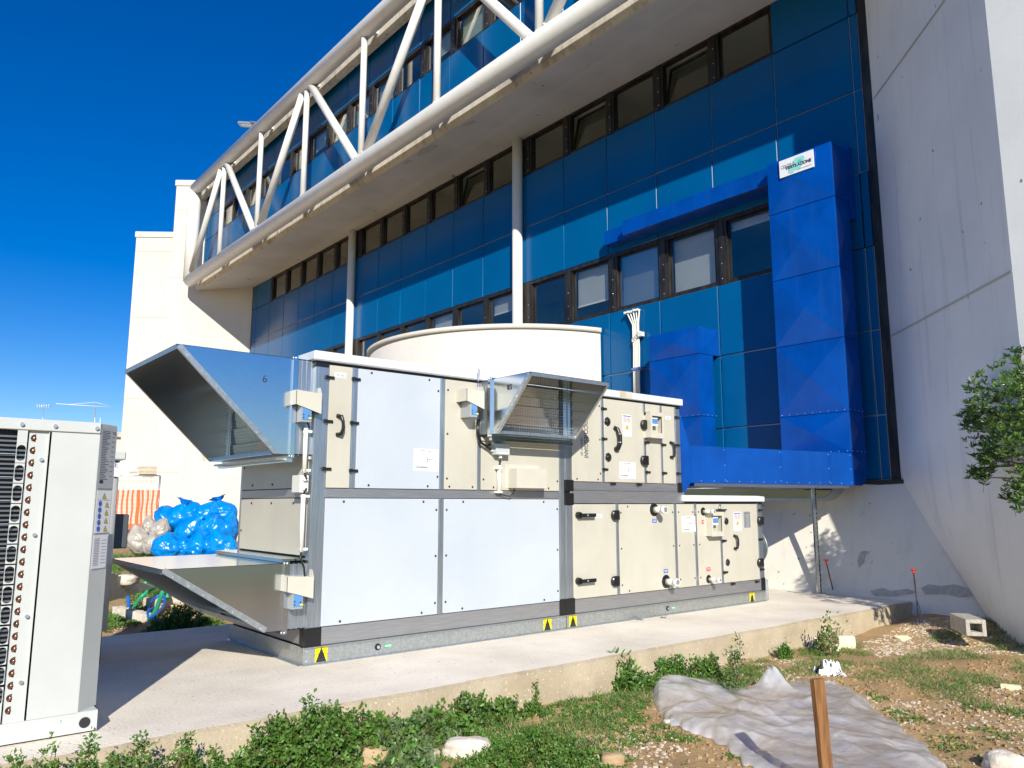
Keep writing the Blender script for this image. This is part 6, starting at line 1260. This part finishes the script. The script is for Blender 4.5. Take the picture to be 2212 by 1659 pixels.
# creeping ground cover and grass (nobody could count it)
def region(x, y, poly):
    c = False; j = len(poly) - 1
    for i in range(len(poly)):
        if (poly[i][1] > y) != (poly[j][1] > y) and x < (poly[j][0] - poly[i][0]) * (y - poly[i][1]) / (poly[j][1] - poly[i][1]) + poly[i][0]: c = not c
        j = i
    return c
def scatter(poly_px, n, clump, thr, seed):
    P = []; xs = [p[0] for p in poly_px]; ys = [p[1] for p in poly_px]; k = 0
    W = [ong(*p) for p in poly_px]; wx = [p[0] for p in W]; wy = [p[1] for p in W]; poly = [(p[0], p[1]) for p in W]
    while len(P) < n and k < n * 60:
        k += 1; x, y = random.uniform(min(wx), max(wx)), random.uniform(min(wy), max(wy))
        if not region(x, y, poly): continue
        if noise.noise(Vector((x * clump, y * clump, seed))) + .35 * noise.noise(Vector((x * clump * 3, y * clump * 3, seed + 5))) < thr + random.uniform(-.1, .1): continue
        if -3.5 < x < 12.8 and 5.5 < y < 10.1: continue
        P.append((x, y, gz(x, y)))
    return np.array(P)
def cover(name, lab, sets, mats_, cat='ground cover'):
    VV, FF, MM = [], [], []; off = 0
    for (poly, n, clump, thr, seed, L, W, nper, up, mprob) in sets:
        P = scatter(poly, n, clump, thr, seed)
        if not len(P): continue
        C = np.repeat(P, nper, axis=0); C[:, :2] += RNG.normal(size=(len(C), 2)) * L * .5; C[:, 2] += RNG.uniform(0, .5, len(C)) * L * (.4 if up < 1.2 else .1); D = RNG.normal(size=C.shape); D[:, 2] = np.abs(D[:, 2]) * .5 + up
        V, F = leafset(C, D, RNG.uniform(.5, 1.25, len(C)) * L, RNG.uniform(.7, 1.2, len(C)) * W); VV.append(V); FF.append(F + off); off += len(V); MM.append(np.repeat(RNG.choice(len(mats_), size=len(C), p=mprob), 2))
    o = npmesh(name, np.concatenate(VV), np.concatenate(FF), np.concatenate(MM), mats_); tag(o, lab, cat, kind='stuff')
cover('ground_cover', 'low creeping weeds over the soil in the foreground', [
    ([(430, 1690), (700, 1600), (940, 1560), (1180, 1520), (1330, 1500), (1400, 1530), (1330, 1600), (1300, 1700)], 3000, 1.4, -.02, 1, .030, .014, 5, .35, [.7, .25, .05]),
    ([(1150, 1530), (1300, 1480), (1600, 1440), (1700, 1440), (1700, 1480), (1420, 1490), (1400, 1560), (1250, 1640)], 1300, 1.6, .0, 2, .030, .014, 5, .35, [.7, .25, .05]),
    ([(-40, 1700), (0, 1600), (300, 1600), (430, 1640), (430, 1700)], 700, 1.5, -.2, 3, .032, .015, 5, .4, [.65, .33, .02]),
    ([(1250, 1600), (1420, 1560), (1600, 1640), (1640, 1700), (1250, 1700)], 500, 2.2, .12, 4, .028, .014, 5, .35, [.7, .25, .05]),
    ([(1850, 1480), (2250, 1440), (2250, 1700), (2050, 1680)], 450, 1.7, .22, 5, .03, .014, 5, .35, [.7, .25, .05]),
    ([(215, 1225), (480, 1210), (470, 1330), (420, 1300), (330, 1290), (215, 1260)], 1500, .8, -.25, 6, .07, .03, 5, .5, [.55, .3, .15]),
    ([(205, 1350), (250, 1335), (330, 1352), (470, 1340), (470, 1352), (230, 1372)], 300, 2, .0, 7, .04, .02, 5, .5, [.55, .3, .15])], LM)
cover('grass', 'thin trampled grass on the soil at the right', [
    ([(1880, 1440), (2000, 1410), (2250, 1380), (2250, 1560), (2100, 1530), (1960, 1500), (1850, 1470)], 1500, 1.5, .0, 11, .075, .005, 5, .45, [.5, .2, .3]),
    ([(2000, 1380), (2250, 1330), (2250, 1420), (2060, 1400)], 700, 1.8, -.02, 12, .085, .006, 5, .6, [.7, .2, .1]),
    ([(1600, 1440), (1750, 1400), (1850, 1390), (1900, 1430), (1800, 1460), (1650, 1470)], 900, 2, -.05, 13, .055, .005, 5, .4, [.6, .3, .1]),
    ([(1130, 1540), (1400, 1480), (1640, 1440), (1640, 1480), (1420, 1500), (1300, 1600)], 1100, 1.8, -.05, 14, .06, .005, 5, .5, [.6, .2, .2]),
    ([(230, 1200), (500, 1195), (500, 1216), (225, 1230)], 1900, .6, -.3, 15, .16, .012, 5, .7, [.45, .45, .1]),
    ([(500, 1690), (1000, 1560), (1300, 1500), (1300, 1700)], 500, 2, .1, 16, .09, .006, 5, .8, [.6, .2, .2])], ['grass', 'leaf_bright', 'dry_stem'], 'grass')
# pale chips and gravel
def build_chips(name='gravel', lab='pale chips and pebbles strewn over the soil', cat='gravel', mt='chip', th_=1., sets=None):
    sets = sets or [([(1840, 1390), (1960, 1345), (2250, 1320), (2250, 1420), (2050, 1410), (1900, 1420)], 1900, .9, -.3, 21, .026), ([(1200, 1600), (1420, 1560), (1600, 1640), (1650, 1700), (1150, 1700)], 650, 1.2, -.05, 22, .019), ([(1830, 1480), (2250, 1450), (2250, 1720), (2040, 1690)], 700, .9, -.15, 23, .019), ([(1400, 1430), (1700, 1420), (1850, 1440), (1830, 1480), (1500, 1470)], 500, 1, -.1, 24, .017), ([(205, 1345), (330, 1360), (300, 1376), (205, 1380)], 120, 1, -.4, 25, .02)]
    VV, FF = [], []; off = 0
    for poly, n, cl, thr, sd_, s_ in sets:
        P = scatter(poly, n, cl, thr, sd_)
        for p in P:
            a = random.uniform(0, 6.28); k = random.choice([3, 4, 5, 6]); sz = s_ * random.uniform(.35, 1.2); el = random.uniform(.4, .9); tl = random.uniform(-.25, .25); th = random.uniform(.004, .010) * th_
            ring_ = [(sz * math.cos(2 * math.pi * i / k + .3) * random.uniform(.8, 1.1), sz * el * math.sin(2 * math.pi * i / k + .3) * random.uniform(.8, 1.1)) for i in range(k)]
            top = [(p[0] + x * math.cos(a) - y * math.sin(a), p[1] + x * math.sin(a) + y * math.cos(a), p[2] + th + x * tl) for x, y in ring_]; bot = [(x, y, z - th * 1.6) for x, y, z in top]
            b = off; VV += top + bot; off += 2 * k
            FF.append([b + i for i in range(k)])
            for i in range(k): FF.append([b + (i + 1) % k, b + i, b + k + i, b + k + (i + 1) % k])
    mb = MB(); mb.v = VV; mb.f = FF; mb.names = [mt]; mb.m = [0] * len(FF); mb.s = [False] * len(FF); o = mb.build(name); tag(o, lab, cat, kind='stuff')
build_chips()
build_chips('soil_clods', 'small brown clods of earth scattered over the bare soil', 'soil clods', 'soil', 2.2, [([(1150, 1600), (1420, 1540), (1850, 1440), (2250, 1400), (2250, 1720), (1150, 1720)], 1500, 1, -.6, 31, .022), ([(900, 1600), (1400, 1480), (1850, 1430), (1900, 1460), (1300, 1640)], 500, 1, -.6, 32, .02)])
build_chips('dry_leaves', 'dry brown and straw-coloured leaf litter on the ground', 'leaf litter', 'dry_stem', .35, [([(700, 1660), (1150, 1540), (1850, 1440), (2250, 1400), (2250, 1720), (700, 1720)], 700, 1.3, -.2, 41, .022)])
# ------------------------------------------------------------------ the tree at the right edge
def build_tree():
    rx, ry = 9.95, 1.7; t = thing('shrub_tree', 'evergreen tree with narrow dark leaves and small yellow-green berries reaching in from the right edge', 'tree', (rx, ry, gz(rx, ry)))
    root = np.array([rx, ry, gz(rx, ry)]); clusters = []
    vis = [(2190, 795, 11.0, 38), (2120, 850, 11.6, 38), (2160, 880, 11.2, 48), (2125, 925, 11.5, 42), (2175, 945, 11.1, 50), (2150, 975, 11.2, 36), (2105, 900, 11.6, 26), (2195, 880, 10.8, 55), (2120, 1010, 11.4, 26), (2113, 1030, 11.4, 18), (2140, 990, 11.3, 24), (2205, 1040, 10.6, 26), (2190, 1062, 10.7, 22), (2215, 1090, 10.5, 24), (2230, 960, 10.3, 60), (2240, 850, 10.3, 60)]
    for (px, py, dd, r) in vis: clusters.append((ond(px, py, dd), r * dd / FPX))
    rr = random.Random(5)
    for k in range(150):   # the rest of the crown, beyond the frame
        a = rr.uniform(0, 6.28); el = rr.uniform(-.7, 1); d = rr.uniform(.3, 1.15); p = np.array([9.95 + .6 * d * math.cos(a) * math.cos(el), 1.9 + d * math.sin(a) * math.cos(el), 2.75 + 1.15 * math.sin(el) * d])
        v = p - EO; dep = v @ FW; sx_ = PW / 2 + FPX * (v @ RT) / dep
        if sx_ < 2240 or p[1] + (12.8 - p[0]) * 1.6 > 6.7: continue
        clusters.append((p, rr.uniform(.18, .32)))
    T = []
    for c, r in clusters:
        n = int(14 + 420 * r * r); d = RNG.normal(size=(n, 3)); d /= np.linalg.norm(d, axis=1, keepdims=True); T.append(c + d * r * RNG.uniform(.3, 1, (n, 1)) ** .6)
    T = np.concatenate(T); V, F = rosette_cloud(T, 9, .088, .024, .008, .25); npmesh('crown', V, F, np.zeros(len(F)), ['leaf_tree'], t)
    q = MB(); hub = np.array([10.0, 1.95, 1.9]); q.tube([root - [0, 0, .1], root + [.02, .05, .8], root + [.04, .15, 1.5], hub], [.13, .11, .09, .08], 'bark', 10); q.build('trunk', t)
    q = MB()
    for c, r in clusters[::2] + clusters[:14]:
        m = (hub + c) / 2 + RNG.normal(size=3) * .08 + [0, 0, -.05]; q.tube([hub, m, c], [.035, .018, .006], 'bark', 6, False)
    for i in range(0, len(T), 5): 
        p = T[i]; c = p + RNG.normal(size=3) * .05 - [0, 0, .04]; q.tube([c, p], [.003, .002], 'bark', 3, False)
    q.build('branches', t)
    q = MB()
    for i in RNG.choice(len(T), 260, replace=False): p = T[i] + RNG.normal(size=3) * .02; q.ball(p, .010, .010, .011, 'berry', 7, 5)
    q.build('berries', t)
build_tree()

# ------------------------------------------------------------------ render settings
scene.cycles.max_bounces = 8; scene.cycles.transparent_max_bounces = 16; scene.cycles.glossy_bounces = 4
scene.render.resolution_x = 1024; scene.render.resolution_y = 768
